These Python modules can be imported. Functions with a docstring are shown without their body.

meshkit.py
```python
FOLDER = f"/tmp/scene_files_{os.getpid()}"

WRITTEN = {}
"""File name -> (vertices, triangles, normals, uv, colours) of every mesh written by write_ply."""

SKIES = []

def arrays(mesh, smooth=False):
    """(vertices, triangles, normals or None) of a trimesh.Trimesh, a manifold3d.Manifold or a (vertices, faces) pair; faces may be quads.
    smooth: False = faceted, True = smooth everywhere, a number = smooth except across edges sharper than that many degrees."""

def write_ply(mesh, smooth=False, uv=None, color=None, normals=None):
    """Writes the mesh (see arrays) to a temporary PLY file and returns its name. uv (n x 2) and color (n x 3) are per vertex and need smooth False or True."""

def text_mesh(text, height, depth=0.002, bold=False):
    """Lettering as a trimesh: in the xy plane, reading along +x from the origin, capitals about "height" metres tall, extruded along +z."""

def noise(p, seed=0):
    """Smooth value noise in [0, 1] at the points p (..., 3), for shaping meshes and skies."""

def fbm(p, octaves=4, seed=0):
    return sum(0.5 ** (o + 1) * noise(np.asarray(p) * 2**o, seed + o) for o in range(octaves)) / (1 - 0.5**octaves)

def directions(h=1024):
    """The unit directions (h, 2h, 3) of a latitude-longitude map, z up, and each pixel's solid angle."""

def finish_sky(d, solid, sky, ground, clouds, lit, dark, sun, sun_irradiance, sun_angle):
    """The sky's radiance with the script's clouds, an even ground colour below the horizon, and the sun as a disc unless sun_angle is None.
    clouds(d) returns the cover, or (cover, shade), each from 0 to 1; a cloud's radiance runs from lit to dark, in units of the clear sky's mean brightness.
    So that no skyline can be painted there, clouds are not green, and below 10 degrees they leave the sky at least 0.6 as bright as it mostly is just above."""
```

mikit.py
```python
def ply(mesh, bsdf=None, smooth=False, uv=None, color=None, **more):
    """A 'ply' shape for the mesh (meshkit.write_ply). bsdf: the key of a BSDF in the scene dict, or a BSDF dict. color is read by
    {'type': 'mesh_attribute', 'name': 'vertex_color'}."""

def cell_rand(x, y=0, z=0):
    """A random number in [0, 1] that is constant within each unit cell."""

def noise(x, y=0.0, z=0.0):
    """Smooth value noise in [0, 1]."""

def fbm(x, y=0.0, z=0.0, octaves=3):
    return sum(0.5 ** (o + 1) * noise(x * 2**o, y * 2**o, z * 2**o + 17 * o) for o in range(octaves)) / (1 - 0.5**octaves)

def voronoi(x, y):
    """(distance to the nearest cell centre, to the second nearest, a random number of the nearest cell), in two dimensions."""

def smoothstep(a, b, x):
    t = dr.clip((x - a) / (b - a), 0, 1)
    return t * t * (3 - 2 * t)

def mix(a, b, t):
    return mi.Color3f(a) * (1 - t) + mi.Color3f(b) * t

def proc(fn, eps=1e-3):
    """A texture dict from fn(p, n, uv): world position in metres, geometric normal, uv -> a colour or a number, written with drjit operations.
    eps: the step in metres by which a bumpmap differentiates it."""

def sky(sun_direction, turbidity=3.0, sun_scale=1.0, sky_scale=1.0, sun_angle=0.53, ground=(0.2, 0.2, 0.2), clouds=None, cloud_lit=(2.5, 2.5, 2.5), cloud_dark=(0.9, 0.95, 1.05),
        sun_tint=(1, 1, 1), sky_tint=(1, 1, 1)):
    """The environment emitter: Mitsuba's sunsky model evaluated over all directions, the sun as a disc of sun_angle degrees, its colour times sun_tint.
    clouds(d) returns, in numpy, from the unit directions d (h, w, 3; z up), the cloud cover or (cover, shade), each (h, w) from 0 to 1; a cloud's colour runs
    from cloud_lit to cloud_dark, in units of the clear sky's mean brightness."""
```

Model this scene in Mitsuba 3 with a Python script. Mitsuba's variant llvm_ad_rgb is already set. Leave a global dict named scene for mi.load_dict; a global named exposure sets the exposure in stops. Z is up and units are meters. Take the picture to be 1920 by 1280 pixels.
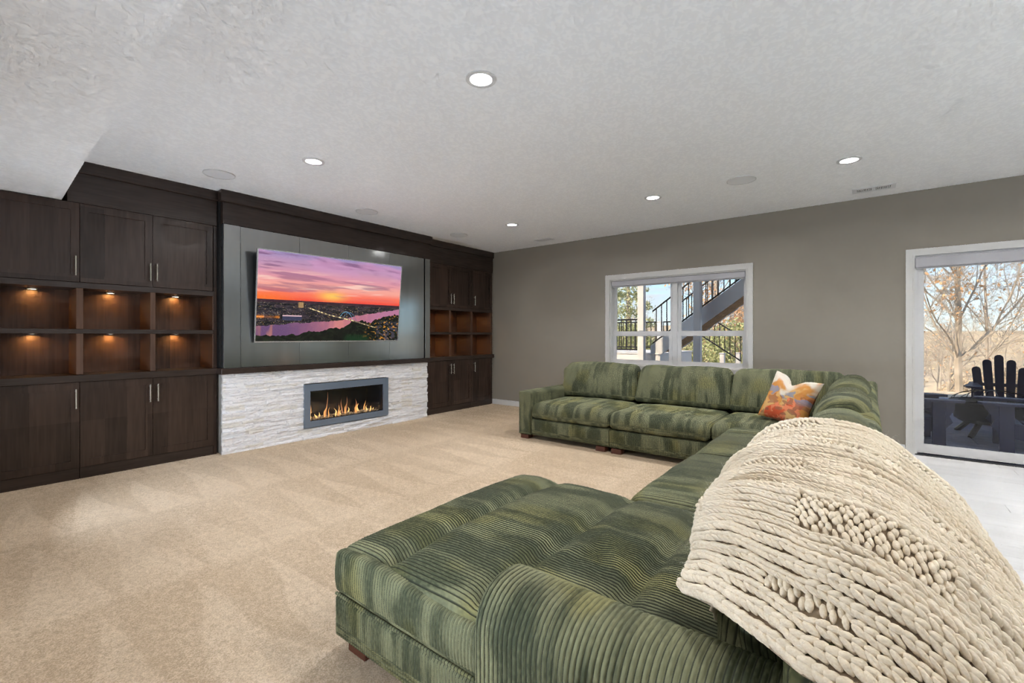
import math, random
import numpy as np, trimesh, manifold3d, mitsuba as mi, drjit as dr, mikit, meshkit
from shapely.geometry import Polygon, box as sbox
from mikit import noise, fbm, smoothstep, mix, voronoi, cell_rand, proc
T = mi.ScalarTransform4f
random.seed(7)
RNG = np.random.default_rng(11)
scene, labels = {}, {}

# ------------------------------------------------------------------ camera, sky, exposure
F_PX, YAW, CAM_Z, ROOM_H = 851.0, math.radians(37.963), 1.236, 2.74
fw = np.array([-math.sin(YAW), math.cos(YAW), 0.0])
scene['camera'] = {'type': 'perspective', 'fov': 2 * math.degrees(math.atan(960 / F_PX)), 'fov_axis': 'x',
                   'near_clip': 0.02, 'far_clip': 2000.0, 'principal_point_offset_y': 11 / 1280.0,
                   'to_world': T().look_at(origin=[0, 0, CAM_Z], target=[float(fw[0]), float(fw[1]), CAM_Z], up=[0, 0, 1])}
exposure = 0.0
SUN = np.array([-0.42, -0.62, 0.62])
def cloud_fn(d):
    q = d / np.maximum(d[..., 2:3], 0.08)
    c = meshkit.fbm(q * np.array([0.9, 0.9, 0.0]) + 3.0, 5, 4)
    return np.clip((c - 0.52) * 3.0, 0, 0.8)
scene['sky'] = mikit.sky(SUN, turbidity=2.6, sun_scale=4.3, sky_scale=6.0, ground=(0.35, 0.33, 0.28), clouds=cloud_fn,
                         cloud_lit=(1.6, 1.6, 1.6), cloud_dark=(1.1, 1.15, 1.2), sky_tint=(1.0, 1.0, 1.0))
scene['sky']['sampling_weight'] = 45.0
LAMP = 640.0          # radiance of a ceiling downlight lens
UP = 560.0             # radiance of the added torchiere uplights
PUCK = 170.0           # radiance of a shelf puck light

# ------------------------------------------------------------------ helpers
def L(key, label, cat=None, group=None, kind=None):
    d = {'label': label}
    if cat: d['category'] = cat
    if group: d['group'] = group
    if kind: d['kind'] = kind
    labels[key] = d
def ST(key, label): labels[key] = {'label': label, 'kind': 'structure'}
_used = {}
def num(key):
    n = _used.get(key, -1) + 1
    _used[key] = n
    return key if n == 0 else f'{key}_{n:03d}'
def add(key, mesh, bsdf, smooth=False, **kw):
    key = num(key)
    scene[key] = mikit.ply(mesh, bsdf, smooth=smooth, **kw)
    return key
def shape(key, d):
    key = num(key); scene[key] = d; return key
cat_ = trimesh.util.concatenate
def cbox(x0, x1, y0, y1, z0, z1, c=0.0):
    """axis box with chamfered edges"""
    x0, x1 = min(x0, x1), max(x0, x1); y0, y1 = min(y0, y1), max(y0, y1); z0, z1 = min(z0, z1), max(z0, z1)
    if c <= 0:
        m = trimesh.creation.box((x1 - x0, y1 - y0, z1 - z0)); m.apply_translation(((x0 + x1) / 2, (y0 + y1) / 2, (z0 + z1) / 2)); return m
    c = min(c, (x1 - x0) * .45, (y1 - y0) * .45, (z1 - z0) * .45)
    lo, hi = np.array([x0, y0, z0]), np.array([x1, y1, z1])
    P = []
    for s in np.ndindex(2, 2, 2):
        corner = np.where(s, hi, lo); sg = np.where(s, -1, 1) * c
        for k in range(3):
            q = corner + sg; q[k] = corner[k]; P.append(q)
    return trimesh.Trimesh(np.array(P)).convex_hull
def prism(poly, z0, z1):
    m = trimesh.creation.extrude_polygon(poly, z1 - z0, engine='earcut'); m.apply_translation((0, 0, z0)); return m
def yz_plate(poly, x0, x1):
    """polygon given in (y,z), extruded from x0 to x1"""
    m = trimesh.creation.extrude_polygon(poly, x1 - x0, engine='earcut')
    v = m.vertices.copy(); m.vertices = np.stack([v[:, 2] + x0, v[:, 0], v[:, 1]], 1); return m
def xz_plate(poly, y0, y1):
    m = trimesh.creation.extrude_polygon(poly, y1 - y0, engine='earcut')
    v = m.vertices.copy(); m.vertices = np.stack([v[:, 0], v[:, 2] + y0, v[:, 1]], 1); m.invert(); return m
def cyl(p0, p1, r, n=14):
    return trimesh.creation.cylinder(radius=r, segment=(np.array(p0, float), np.array(p1, float)), sections=n)
def tube(pts, rad, sides=6):
    p = np.asarray(pts, float); rad = np.broadcast_to(rad, (len(p),))
    t = np.gradient(p, axis=0); t /= np.linalg.norm(t, axis=1, keepdims=True) + 1e-12
    ref = np.array([0.31, 0.17, 0.93]) if abs(t[0] @ np.array([0.31, 0.17, 0.93])) < .9 else np.array([1., 0, 0])
    a = np.cross(t, ref); a /= np.linalg.norm(a, axis=1, keepdims=True) + 1e-12
    b = np.cross(t, a); g = np.arange(sides) * 2 * np.pi / sides
    v = p[:, None] + rad[:, None, None] * (np.cos(g)[None, :, None] * a[:, None] + np.sin(g)[None, :, None] * b[:, None])
    i, j = np.meshgrid(np.arange(len(p) - 1), np.arange(sides), indexing='ij')
    q = np.stack([i * sides + j, i * sides + (j + 1) % sides, (i + 1) * sides + (j + 1) % sides, (i + 1) * sides + j], -1).reshape(-1, 4)
    return v.reshape(-1, 3), np.vstack([q[:, [0, 1, 2]], q[:, [0, 2, 3]]])
def join(parts):
    vs, fs, o = [], [], 0
    for v, f in parts:
        vs.append(v); fs.append(np.asarray(f) + o); o += len(v)
    return np.vstack(vs), np.vstack(fs)
def orient(v, f):
    m = trimesh.Trimesh(v, f, process=False)
    return (v, f[:, ::-1]) if m.volume < 0 else (v, f)

# ------------------------------------------------------------------ materials
def mat(key, **kw): scene[key] = {'type': 'twosided', 'bsdf': kw}
def rgb(*c): return {'type': 'rgb', 'value': list(c)}
def plain(key, c, rough=.5, spec=.5, **kw):
    scene[key] = {'type': 'twosided', 'b': {'type': 'principled', 'base_color': rgb(*c), 'roughness': rough, 'specular': spec, **kw}}
def textured(key, fn, rough=.5, spec=.5, bump=None, bscale=.001, eps=1e-3, **kw):
    b = {'type': 'principled', 'base_color': proc(fn), 'roughness': rough, 'specular': spec, **kw}
    if bump is not None: b = {'type': 'bumpmap', 'arbitrary': proc(bump, eps), 'scale': bscale, 'bsdf': b}
    scene[key] = {'type': 'twosided', 'b': b}

def f_carpet(p, n, uv):
    x, y = p.x, p.y
    fine = fbm(x * 260, y * 260, 0, 2); mid = noise(x * 60, y * 60); big = fbm(x * 1.3 + 5, y * 1.3, 0, 2)
    # vacuum strokes: wedges of brushed pile
    row = dr.floor(x / 1.15 + .37); fx = x / 1.15 + .37 - row
    u = y / .34 + cell_rand(row, 3) * .5 + (noise(x * 2, y * 2) - .5) * .3
    tri = dr.abs(u - dr.floor(u) - .5) * 2
    w = smoothstep(0.0, .10, fx - tri * .95) * smoothstep(1.0, .93, fx)
    t = dr.clip(.42 + (fine - .5) * 1.3 + (mid - .5) * .35 + (big - .5) * .5 + w * .17 * (.4 + 1.2 * noise(x * .9, y * 1.4, 5.0)) - .03, 0, 1)
    return mix((.385, .288, .192), (.655, .535, .405), t)
def b_carpet(p, n, uv): return fbm(p.x * 180, p.y * 180, 0, 2)
textured('carpet_pile', f_carpet, .95, .05, b_carpet, .004, 1.5e-3)
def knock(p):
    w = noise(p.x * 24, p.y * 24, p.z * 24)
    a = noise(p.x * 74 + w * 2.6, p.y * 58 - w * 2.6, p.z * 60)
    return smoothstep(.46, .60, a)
def f_ceil(p, n, uv): return mix((.83, .83, .825), (.895, .895, .885), .75 * knock(p) + .25 * noise(p.x * 120, p.y * 120, p.z * 120))  # relief shading painted into the colour: plateaus lighter, recesses darker
def b_ceil(p, n, uv): return knock(p) + .3 * noise(p.x * 150, p.y * 150, p.z * 150)
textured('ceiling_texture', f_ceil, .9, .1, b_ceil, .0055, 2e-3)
textured('wall_paint', lambda p, n, uv: mix((.232, .212, .176), (.252, .232, .194), fbm(p.x * 3 + p.y, p.z * 3, p.y, 2)), .55, .35,
         lambda p, n, uv: noise(p.x * 260, p.y * 260, p.z * 260), .0003)
plain('white_trim', (.64, .635, .62), .4, .4)
plain('vinyl_white', (.66, .66, .665), .35, .4)
plain('blind_fabric', (.47, .47, .50), .8, .2)
def f_wood(p, n, uv):
    # vertical grain; boards .16 wide differ in tone, blotchy stain
    b = dr.floor((p.y + p.x * .7) / .155); tone = cell_rand(b, dr.floor(p.z / .62 + .2), 1)
    g = fbm(p.y * 70 + p.x * 70, p.z * 5.0, b, 3); m = fbm(p.y * 6 + p.x * 6, p.z * 2.2, b * .3, 3)
    t = dr.clip(.40 * g + .45 * m + .42 * (tone - .5) + .06, 0, 1)
    return mix((.008, .0048, .0038), (.050, .029, .021), t)
textured('espresso_wood', f_wood, .30, .38)
def f_wood_h(p, n, uv):
    g = fbm(p.y * 6, p.z * 80, p.x * 60, 3); m = fbm(p.y * 2.2, p.z * 7, 3.0, 3)
    return mix((.008, .0055, .0045), (.045, .029, .023), dr.clip(.5 * g + .5 * m - .02, 0, 1))
textured('espresso_rail', f_wood_h, .28, .42)
def f_back(p, n, uv):
    b = dr.floor(p.y / .17); tone = cell_rand(b, 5)
    g = fbm(p.y * 60, p.z * 4, b, 3); m = fbm(p.y * 7, p.z * 3, 1.0, 3)
    return mix((.018, .0085, .005), (.105, .048, .024), dr.clip(.45 * g + .4 * m + .45 * (tone - .4), 0, 1))
textured('shelf_wood', f_back, .55, .45)
textured('panel_satin', lambda p, n, uv: mix((.30, .325, .335), (.35, .375, .385), fbm(p.y * 12, p.z * 2, 0, 2)), .17, .9, metallic=.92)
def f_stone(p, n, uv):
    a = fbm(p.y * 28, p.z * 60, p.x * 30, 3); v = fbm(p.y * 90, p.z * 140, p.x * 90, 2); c = cell_rand(dr.floor(p.y * 5.3), dr.floor(p.z * 34))
    s = smoothstep(.60, .74, v) * .45
    base = mix((.76, .77, .80), (.93, .93, .94), dr.clip(a * 1.4 - .15, 0, 1))
    base = mix(base, mi.Color3f(.72, .68, .58), smoothstep(.82, .95, c) * .5)
    return mix(base, mi.Color3f(.40, .40, .44), s)
textured('split_stone', f_stone, .75, .3, lambda p, n, uv: fbm(p.y * 120, p.z * 120, p.x * 120, 2), .003, 1e-3)
plain('stone_side', (.34, .33, .30), .8, .2)
plain('mortar', (.22, .22, .22), .9, .1)
plain('blue_steel', (.19, .245, .33), .33, .5, metallic=.45)
plain('black_satin', (.012, .012, .014), .35, .5)
plain('black_matte', (.012, .012, .012), .8, .2)
plain('nickel', (.72, .70, .66), .28, .5, metallic=1.0)
plain('tv_bezel', (.62, .63, .66), .3, .5, metallic=.8)
plain('grille_white', (.72, .72, .715), .8, .2)
plain('vent_white', (.72, .72, .72), .5, .3)
plain('vent_dark', (.05, .05, .05), .8, .1)
plain('leg_wood', (.075, .022, .012), .4, .4)
scene['window_glass'] = {'type': 'thindielectric', 'int_ior': 1.5}
def f_cord(dark, light, ground):
    # uv.x counts the wales, uv.y runs along them in metres; the nap is brushed into lighter and darker patches, the ground weave between wales is darkened to stand for groove shade
    def fn(p, n, uv):
        f = uv.x - dr.floor(uv.x); u, v = uv.x * .0137, uv.y
        big = fbm(u * 8.5 + p.z * 1.3, v * 4.6 + p.x * .4, 2.0, 3)
        st = noise(u * 34, v * 2.6, 7.0)
        sp = noise(u * 300, v * 90, 1.0)
        t = .06 + smoothstep(.34, .64, big * .66 + st * .34) * .72 + (sp - .5) * .40
        c = mix(dark, light, dr.clip(t, 0, 1))
        c = mix(c, c * mi.Color3f(1.09, 1.02, .80), smoothstep(.55, .8, noise(u * 9 + 4, v * 5, 9.0)))
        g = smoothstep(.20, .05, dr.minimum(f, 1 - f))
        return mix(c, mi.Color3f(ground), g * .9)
    return fn
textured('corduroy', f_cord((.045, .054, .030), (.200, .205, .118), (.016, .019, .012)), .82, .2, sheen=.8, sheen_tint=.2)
def f_yarn(p, n, uv):
    s = noise(p.x * 420, p.y * 420, p.z * 420); b = fbm(p.x * 5, p.y * 5, p.z * 5, 2)
    return mix((.65, .545, .395), (.85, .775, .635), dr.clip(.55 * s + .7 * b - .12, 0, 1))
textured('wool_yarn', f_yarn, .95, .1, lambda p, n, uv: noise(p.x * 500, p.y * 500, p.z * 500), .0012, 6e-4, sheen=.6)
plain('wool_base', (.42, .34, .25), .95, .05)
plain('wool_fuzz', (.90, .87, .80), .9, .1)

# ------------------------------------------------------------------ structure
XW, YW = -5.95, 6.30                              # media wall, window wall
plain('subfloor', (.3, .28, .25), .9, .1)
add('floor', cbox(XW, 0.02, -4.0, YW, -.10, 0.0), 'carpet_pile'); ST('floor', 'tan cut pile carpet with vacuum strokes covering the room')
add('floor_001', cbox(0.02, 5.6, -4.0, YW, -.10, -.008), 'subfloor'); ST('floor_001', 'pale wood-look plank floor in front of the glass door')
def f_plank(k):
    def fn(p, n, uv):
        g = fbm(p.x * 5 + k * 3.1, p.y * 90, k, 3); m = noise(p.x * 1.5, p.y * 9, k)
        return mix((.74, .725, .71), (.86, .85, .84), dr.clip(.6 * g + .4 * m + (k - 1) * .08, 0, 1))
    return fn
for k in range(3): textured(f'plank_oak_{k}', f_plank(k), .34, .5)
row, y = 0, 0.2
while y < YW - .01:
    y2 = min(y + .185, YW - .01); x = .022 - RNG.uniform(0, 1.1)
    while x < 5.6:
        xa, xb = max(x, .022), min(x + 1.22, 5.58)
        if xb - xa > .05: add('floor_001__plank', cbox(xa + .0008, xb - .0008, y + .0008, y2 - .0008, -.008, 0.0, .0012), f'plank_oak_{RNG.integers(3)}')
        x += 1.22
    y = y2; row += 1
LAMP_XY = [(-1.780, 1.986), (-3.760, 2.035), (-3.785, 4.851), (-1.830, 4.840), (-.115, 4.844), (1.75, 4.84), (.15, 1.99), (2.1, 1.99), (4.0, 4.84), (4.0, 1.99), (-1.78, -1.6), (.15, -1.6), (2.1, -1.6), (4.0, -1.6)]
slab = manifold3d.Manifold.cube([5.7 - XW + .1, YW + 4.2, .14]).translate([XW - .1, -4.1, ROOM_H])
for x_, y_ in LAMP_XY: slab = slab - manifold3d.Manifold.cylinder(.09, .070, .070, 40).translate([x_, y_, ROOM_H - .01])
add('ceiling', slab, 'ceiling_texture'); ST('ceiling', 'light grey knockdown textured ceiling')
sof = Polygon([(XW, .708), (-3.98, .622), (-1.8, .538), (1.2, .424), (1.2, .02), (XW, .06)])
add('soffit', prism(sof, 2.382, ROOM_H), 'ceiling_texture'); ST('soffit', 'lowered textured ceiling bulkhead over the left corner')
add('wall_left', cbox(XW - .12, XW, -4.0, YW, 0, ROOM_H), 'wall_paint'); ST('wall_left', 'wall behind the dark built-in cabinets')
WX0, WX1, WZ0, WZ1 = -3.045, -1.175, .80, 2.07    # window opening
DX0, DX1, DZ1 = .395, 2.26, 2.065                 # glass door opening
wall = sbox(XW, 0, 5.6, ROOM_H).difference(sbox(WX0, WZ0, WX1, WZ1)).difference(sbox(DX0, -.1, DX1, DZ1)).difference(sbox(3.3, -.1, 5.1, DZ1))
add('wall_back', xz_plate(wall, YW, YW + .20), 'wall_paint'); ST('wall_back', 'taupe painted wall with the window and glass door')
add('wall_right', cbox(5.6, 5.72, -4.0, YW, 0, ROOM_H), 'white_trim'); ST('wall_right', 'white side wall of the room')
add('wall_front', cbox(XW, 5.6, -4.12, -4.0, 0, ROOM_H), 'white_trim'); ST('wall_front', 'white wall behind the viewer')
add('wall_partition', cbox(-3.4, -2.80, -.15, .150, 0, 1.05, .004), 'wall_paint'); ST('wall_partition', 'wall at the left edge of the picture, cut low to let fill light pass')  # wall cut low so the added lamps cast no shadow on the soffit
plain('siding', (.62, .62, .60), .7, .2)
add('wall_upper', cbox(XW - .2, 5.8, -4.2, YW + .22, ROOM_H + .14, 6.0), 'siding'); ST('wall_upper', 'upper storey of the house above the room')
def baseboard(x0, x1, y0, y1): return cat_([cbox(x0, x1, y0, y1, 0, .078, .003), cbox(x0 + .0, x1, (y0 + y1) / 2, y1, .078, .092, .003)])
add('baseboard_back', cat_([baseboard(-5.36, DX0 - .072, YW - .016, YW)]), 'white_trim'); ST('baseboard_back', 'white baseboard along the window wall')
add('baseboard_left', cat_([cbox(-3.4, -2.785, .150, .166, 0, .09, .003), cbox(-2.80, -2.784, -.15, .166, 0, .09, .003)]), 'white_trim'); ST('baseboard_left', 'white baseboard end at the left edge')

# window -----------------------------------------------------------
add('window_1__casing', xz_plate(sbox(WX0 - .068, WZ0 - .068, WX1 + .066, WZ1 + .072).difference(sbox(WX0, WZ0, WX1, WZ1)), YW - .018, YW), 'white_trim')
ST('window_1', 'white twin double-hung window behind the sofa')
add('window_1__casing_bead', xz_plate(sbox(WX0 - .012, WZ0 - .012, WX1 + .012, WZ1 + .012).difference(sbox(WX0 + .004, WZ0 + .004, WX1 - .004, WZ1 - .004)), YW - .024, YW + .01), 'white_trim')
add('window_1__jamb', xz_plate(sbox(WX0, WZ0, WX1, WZ1).difference(sbox(WX0 + .02, WZ0 + .02, WX1 - .02, WZ1 - .02)), YW, YW + .14), 'white_trim')
xm = -2.095
add('window_1__mullion', cbox(xm - .035, xm + .035, YW + .055, YW + .15, WZ0 + .02, WZ1 - .02, .004), 'vinyl_white')
def sash(xa, xb, za, zb, y0, y1, w=.045, wt=None, wb=None):
    o = sbox(xa, za, xb, zb); i = sbox(xa + w, za + (wb or w), xb - w, zb - (wt or w))
    return xz_plate(o.difference(i), y0, y1), (xa + w, xb - w, za + (wb or w), zb - (wt or w))
for xa, xb in ((WX0 + .02, xm - .035), (xm + .035, WX1 - .02)):
    m, g = sash(xa, xb, 1.228, WZ1 - .02, YW + .105, YW + .135, .040, .04, .062)
    k = add('window_1__sash', m, 'vinyl_white'); pk = num(k + '__pane'); v = np.array([[g[0], YW + .12, g[2]], [g[1], YW + .12, g[2]], [g[1], YW + .12, g[3]], [g[0], YW + .12, g[3]]])
    scene[pk] = mikit.ply((v, np.array([[0, 1, 2], [0, 2, 3]])), 'window_glass')
    m, g = sash(xa, xb, WZ0 + .02, 1.300, YW + .068, YW + .098, .048, .068, .06)
    k = add('window_1__sash', m, 'vinyl_white'); pk = num(k + '__pane'); v = np.array([[g[0], YW + .083, g[2]], [g[1], YW + .083, g[2]], [g[1], YW + .083, g[3]], [g[0], YW + .083, g[3]]])
    scene[pk] = mikit.ply((v, np.array([[0, 1, 2], [0, 2, 3]])), 'window_glass')
    add('window_1__sash_lock', cbox((xa + xb) / 2 - .03, (xa + xb) / 2 + .03, YW + .07, YW + .10, 1.300, 1.315, .003), 'vinyl_white')
def blind(x0, x1, z0, z1, y0, lab):
    k = num('roller_blind'); L(k, lab, 'window blind')
    scene[k + '__cassette'] = mikit.ply(cbox(x0, x1, y0, y0 + .075, z0 + .012, z1, .008), 'blind_fabric')
    scene[k + '__bottom_bar'] = mikit.ply(cbox(x0 + .01, x1 - .01, y0 + .03, y0 + .045, z0, z0 + .012, .003), 'vinyl_white')
blind(WX0 + .022, WX1 - .022, 1.958, WZ1 - .022, YW + .004, 'rolled-up grey blind in its valance at the top of the window behind the sofa')

# glass door -------------------------------------------------------
add('door_1__casing', xz_plate(sbox(DX0 - .068, 0, DX1 + .068, DZ1 + .068).difference(sbox(DX0, -.1, DX1, DZ1)), YW - .018, YW), 'white_trim'); ST('door_1', 'white framed sliding glass door to the patio')
add('door_1__casing_bead', xz_plate(sbox(DX0 - .012, 0, DX1 + .012, DZ1 + .012).difference(sbox(DX0 + .003, -.1, DX1 - .003, DZ1 - .003)), YW - .024, YW + .01), 'white_trim')
add('door_1__jamb', xz_plate(sbox(DX0, 0, DX1, DZ1).difference(sbox(DX0 + .022, .0, DX1 - .022, DZ1 - .022)), YW, YW + .16), 'vinyl_white')
add('door_1__threshold', cbox(DX0, DX1, YW - .012, YW + .18, -.02, .012, .003), 'black_satin')
dm = (DX0 + DX1) / 2
for xa, xb, yo in ((DX0 + .022, dm + .03, .03), (dm - .03, DX1 - .022, .085)):
    m, g = sash(xa, xb, .022, DZ1 - .024, YW + yo, YW + yo + .04, .055, .07, .092)
    k = add('door_1__sliding_panel', m, 'vinyl_white'); v = np.array([[g[0], YW + yo + .02, g[2]], [g[1], YW + yo + .02, g[2]], [g[1], YW + yo + .02, g[3]], [g[0], YW + yo + .02, g[3]]])
    scene[k + '__pane'] = mikit.ply((v, np.array([[0, 1, 2], [0, 2, 3]])), 'window_glass')
blind(DX0 + .004, DX1 - .024, 1.925, DZ1 - .024, YW - .045 + .0, 'rolled-up grey blind in its valance at the top of the sliding glass door')
# glass door added further along the same wall, out of view, for more daylight
m, g = sash(3.3, 5.1, 0.0, DZ1, YW + .05, YW + .09, .07, .07, .1)
k = add('door_2', m, 'vinyl_white'); ST('door_2', 'added unseen glass door letting more daylight in, further along the wall')
v = np.array([[g[0], YW + .07, g[2]], [g[1], YW + .07, g[2]], [g[1], YW + .07, g[3]], [g[0], YW + .07, g[3]]])
scene['door_2__pane'] = mikit.ply((v, np.array([[0, 1, 2], [0, 2, 3]])), 'window_glass')

# ------------------------------------------------------------------ built-in media wall
XD = -5.345                                       # door faces
def yz(y0, y1, z0, z1): return sbox(y0, z0, y1, z1)
def door(parent, y0, y1, z0, z1, hy, hz0, hz1):
    """shaker door with a recessed panel and a bar pull; hy = handle position"""
    g = .0018; y0 += g; y1 -= g; z0 += g; z1 -= g
    fr = yz(y0, y1, z0, z1).difference(yz(y0 + .055, y1 - .055, z0 + .064, z1 - .064))
    k = add(parent + '__door', yz_plate(fr, XD - .021, XD), 'espresso_wood')
    add(k + '__panel', cbox(XD - .020, XD - .010, y0 + .052, y1 - .052, z0 + .061, z1 - .061), 'espresso_wood')
    h = cat_([cyl((XD + .032, hy, hz0), (XD + .032, hy, hz1), .0062, 12), cyl((XD - .001, hy, hz0 + .022), (XD + .032, hy, hz0 + .022), .0045, 8),
              cyl((XD - .001, hy, hz1 - .022), (XD + .032, hy, hz1 - .022), .0045, 8)])
    add(k + '__handle', h, 'nickel', smooth=35); labels[k + '__handle'] = {'label': 'brushed nickel bar pull'}
def cabinet(kind, y0, y1, doors, label, cat='cabinet', group=None):
    base = kind == 'base_cabinet'
    z0, z1 = (.098, .836) if base else (1.697, 2.378)
    k = num(kind); L(k, label, cat, group)
    add(k + '__body', cbox(XW + .005, XD - .024, y0 + .001, y1 - .001, z0, z1 - .001), 'espresso_wood')
    if base: add(k + '__kickboard', cbox(XW + .01, XD - .012, y0 + .001, y1 - .001, 0.0, z0 - .001, .002), 'espresso_rail')
    for a, b, hy in doors: door(k, a, b, z0, z1, hy, *((.612, .778) if base else (1.751, 1.918)))
    return k
def shelf_block(y0, y1, cells, side):
    k = num('display_shelf'); L(k, f'open six-cubby display shelf with lit cubbies in the {side} built-in', 'shelf unit')
    zt, zb = 1.646, .8985
    add(k + '__back_panel', cbox(XW + .01, -5.69, y0, y1, zb, 1.695), 'shelf_wood'); labels[k + '__back_panel'] = {'label': 'warm brown back panel'}
    add(k + '__top_rail', cbox(-5.69, XD - .003, y0, y1, zt, 1.695, .0015), 'espresso_rail')
    add(k + '__shelf', cbox(-5.69, XD - .004, y0 + .004, y1 - .004, 1.254, 1.293, .0015), 'espresso_rail')
    edges = [y0] + [e for c in cells for e in c] + [y1]
    for a, b in zip(edges[0::2], edges[1::2]):
        for za, zc in ((zb, 1.2535), (1.2935, zt - .0005)):
            add(k + '__divider', cbox(-5.69, XD - .003, a, b, za, zc, .0015), 'shelf_wood')
    for i, (a, b) in enumerate(cells):
        for r, z in (('upper', zt), ('lower', 1.254)):
            yc, xc = (a + b) / 2, -5.640
            p = num('puck_light'); L(p, f'round puck light in the {r} {("left", "middle", "right")[i]} cubby of the {side} built-in', 'light', None)
            ring = trimesh.creation.annulus(r_min=.026, r_max=.033, height=.011, sections=24); ring.apply_translation((xc, yc, z - .0056))
            scene[p + '__rim'] = mikit.ply(ring, 'nickel', smooth=35)
            d = trimesh.creation.cylinder(radius=.0255, height=.002, sections=20); d.apply_translation((xc, yc, z - .0022))
            scene[p + '__lens'] = mikit.ply(d, 'vinyl_white', emitter={'type': 'area', 'radiance': rgb(PUCK * 1.0, PUCK * .56, PUCK * .20), 'sampling_weight': 6.0})
XE = XD + .006
# left unit
cabinet('base_cabinet', .285, .793, [(.285, .793, .766)], 'dark single-door base cabinet at the left edge, under the shelves')
cabinet('base_cabinet', .793, 1.812, [(.793, 1.302, 1.276), (1.302, 1.812, 1.336)], 'dark two-door base cabinet just left of the stone fireplace')
cabinet('upper_cabinet', .285, .793, [(.285, .793, .763)], 'dark single-door upper cabinet at the left edge, under the bulkhead')
cabinet('upper_cabinet', .793, 1.805, [(.793, 1.300, 1.277), (1.300, 1.805, 1.328)], 'dark two-door upper cabinet left of the television panel')
shelf_block(.20, 1.812, [(.30, .771), (.816, 1.282), (1.323, 1.800)], 'left')
add('countertop', cbox(XW + .002, XD + .022, .170, 1.846, .837, .897, .003), 'espresso_rail'); L('countertop', 'dark wood counter ledge across the left built-in', 'countertop')
k = num('cornice'); L(k, 'dark frieze and crown moulding above the left built-in cabinets', 'molding')
add(k + '__frieze_board', cbox(XW + .002, XD, .715, 1.842, 2.380, 2.6365, .0015), 'espresso_rail')
add(k + '__crown', cbox(XW + .002, XD + .026, .715, 1.846, 2.637, ROOM_H - .001, .003), 'espresso_rail')
k = num('filler_stile'); L(k, 'narrow dark filler strip between the left cabinets and the fireplace', 'filler strip')
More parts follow.
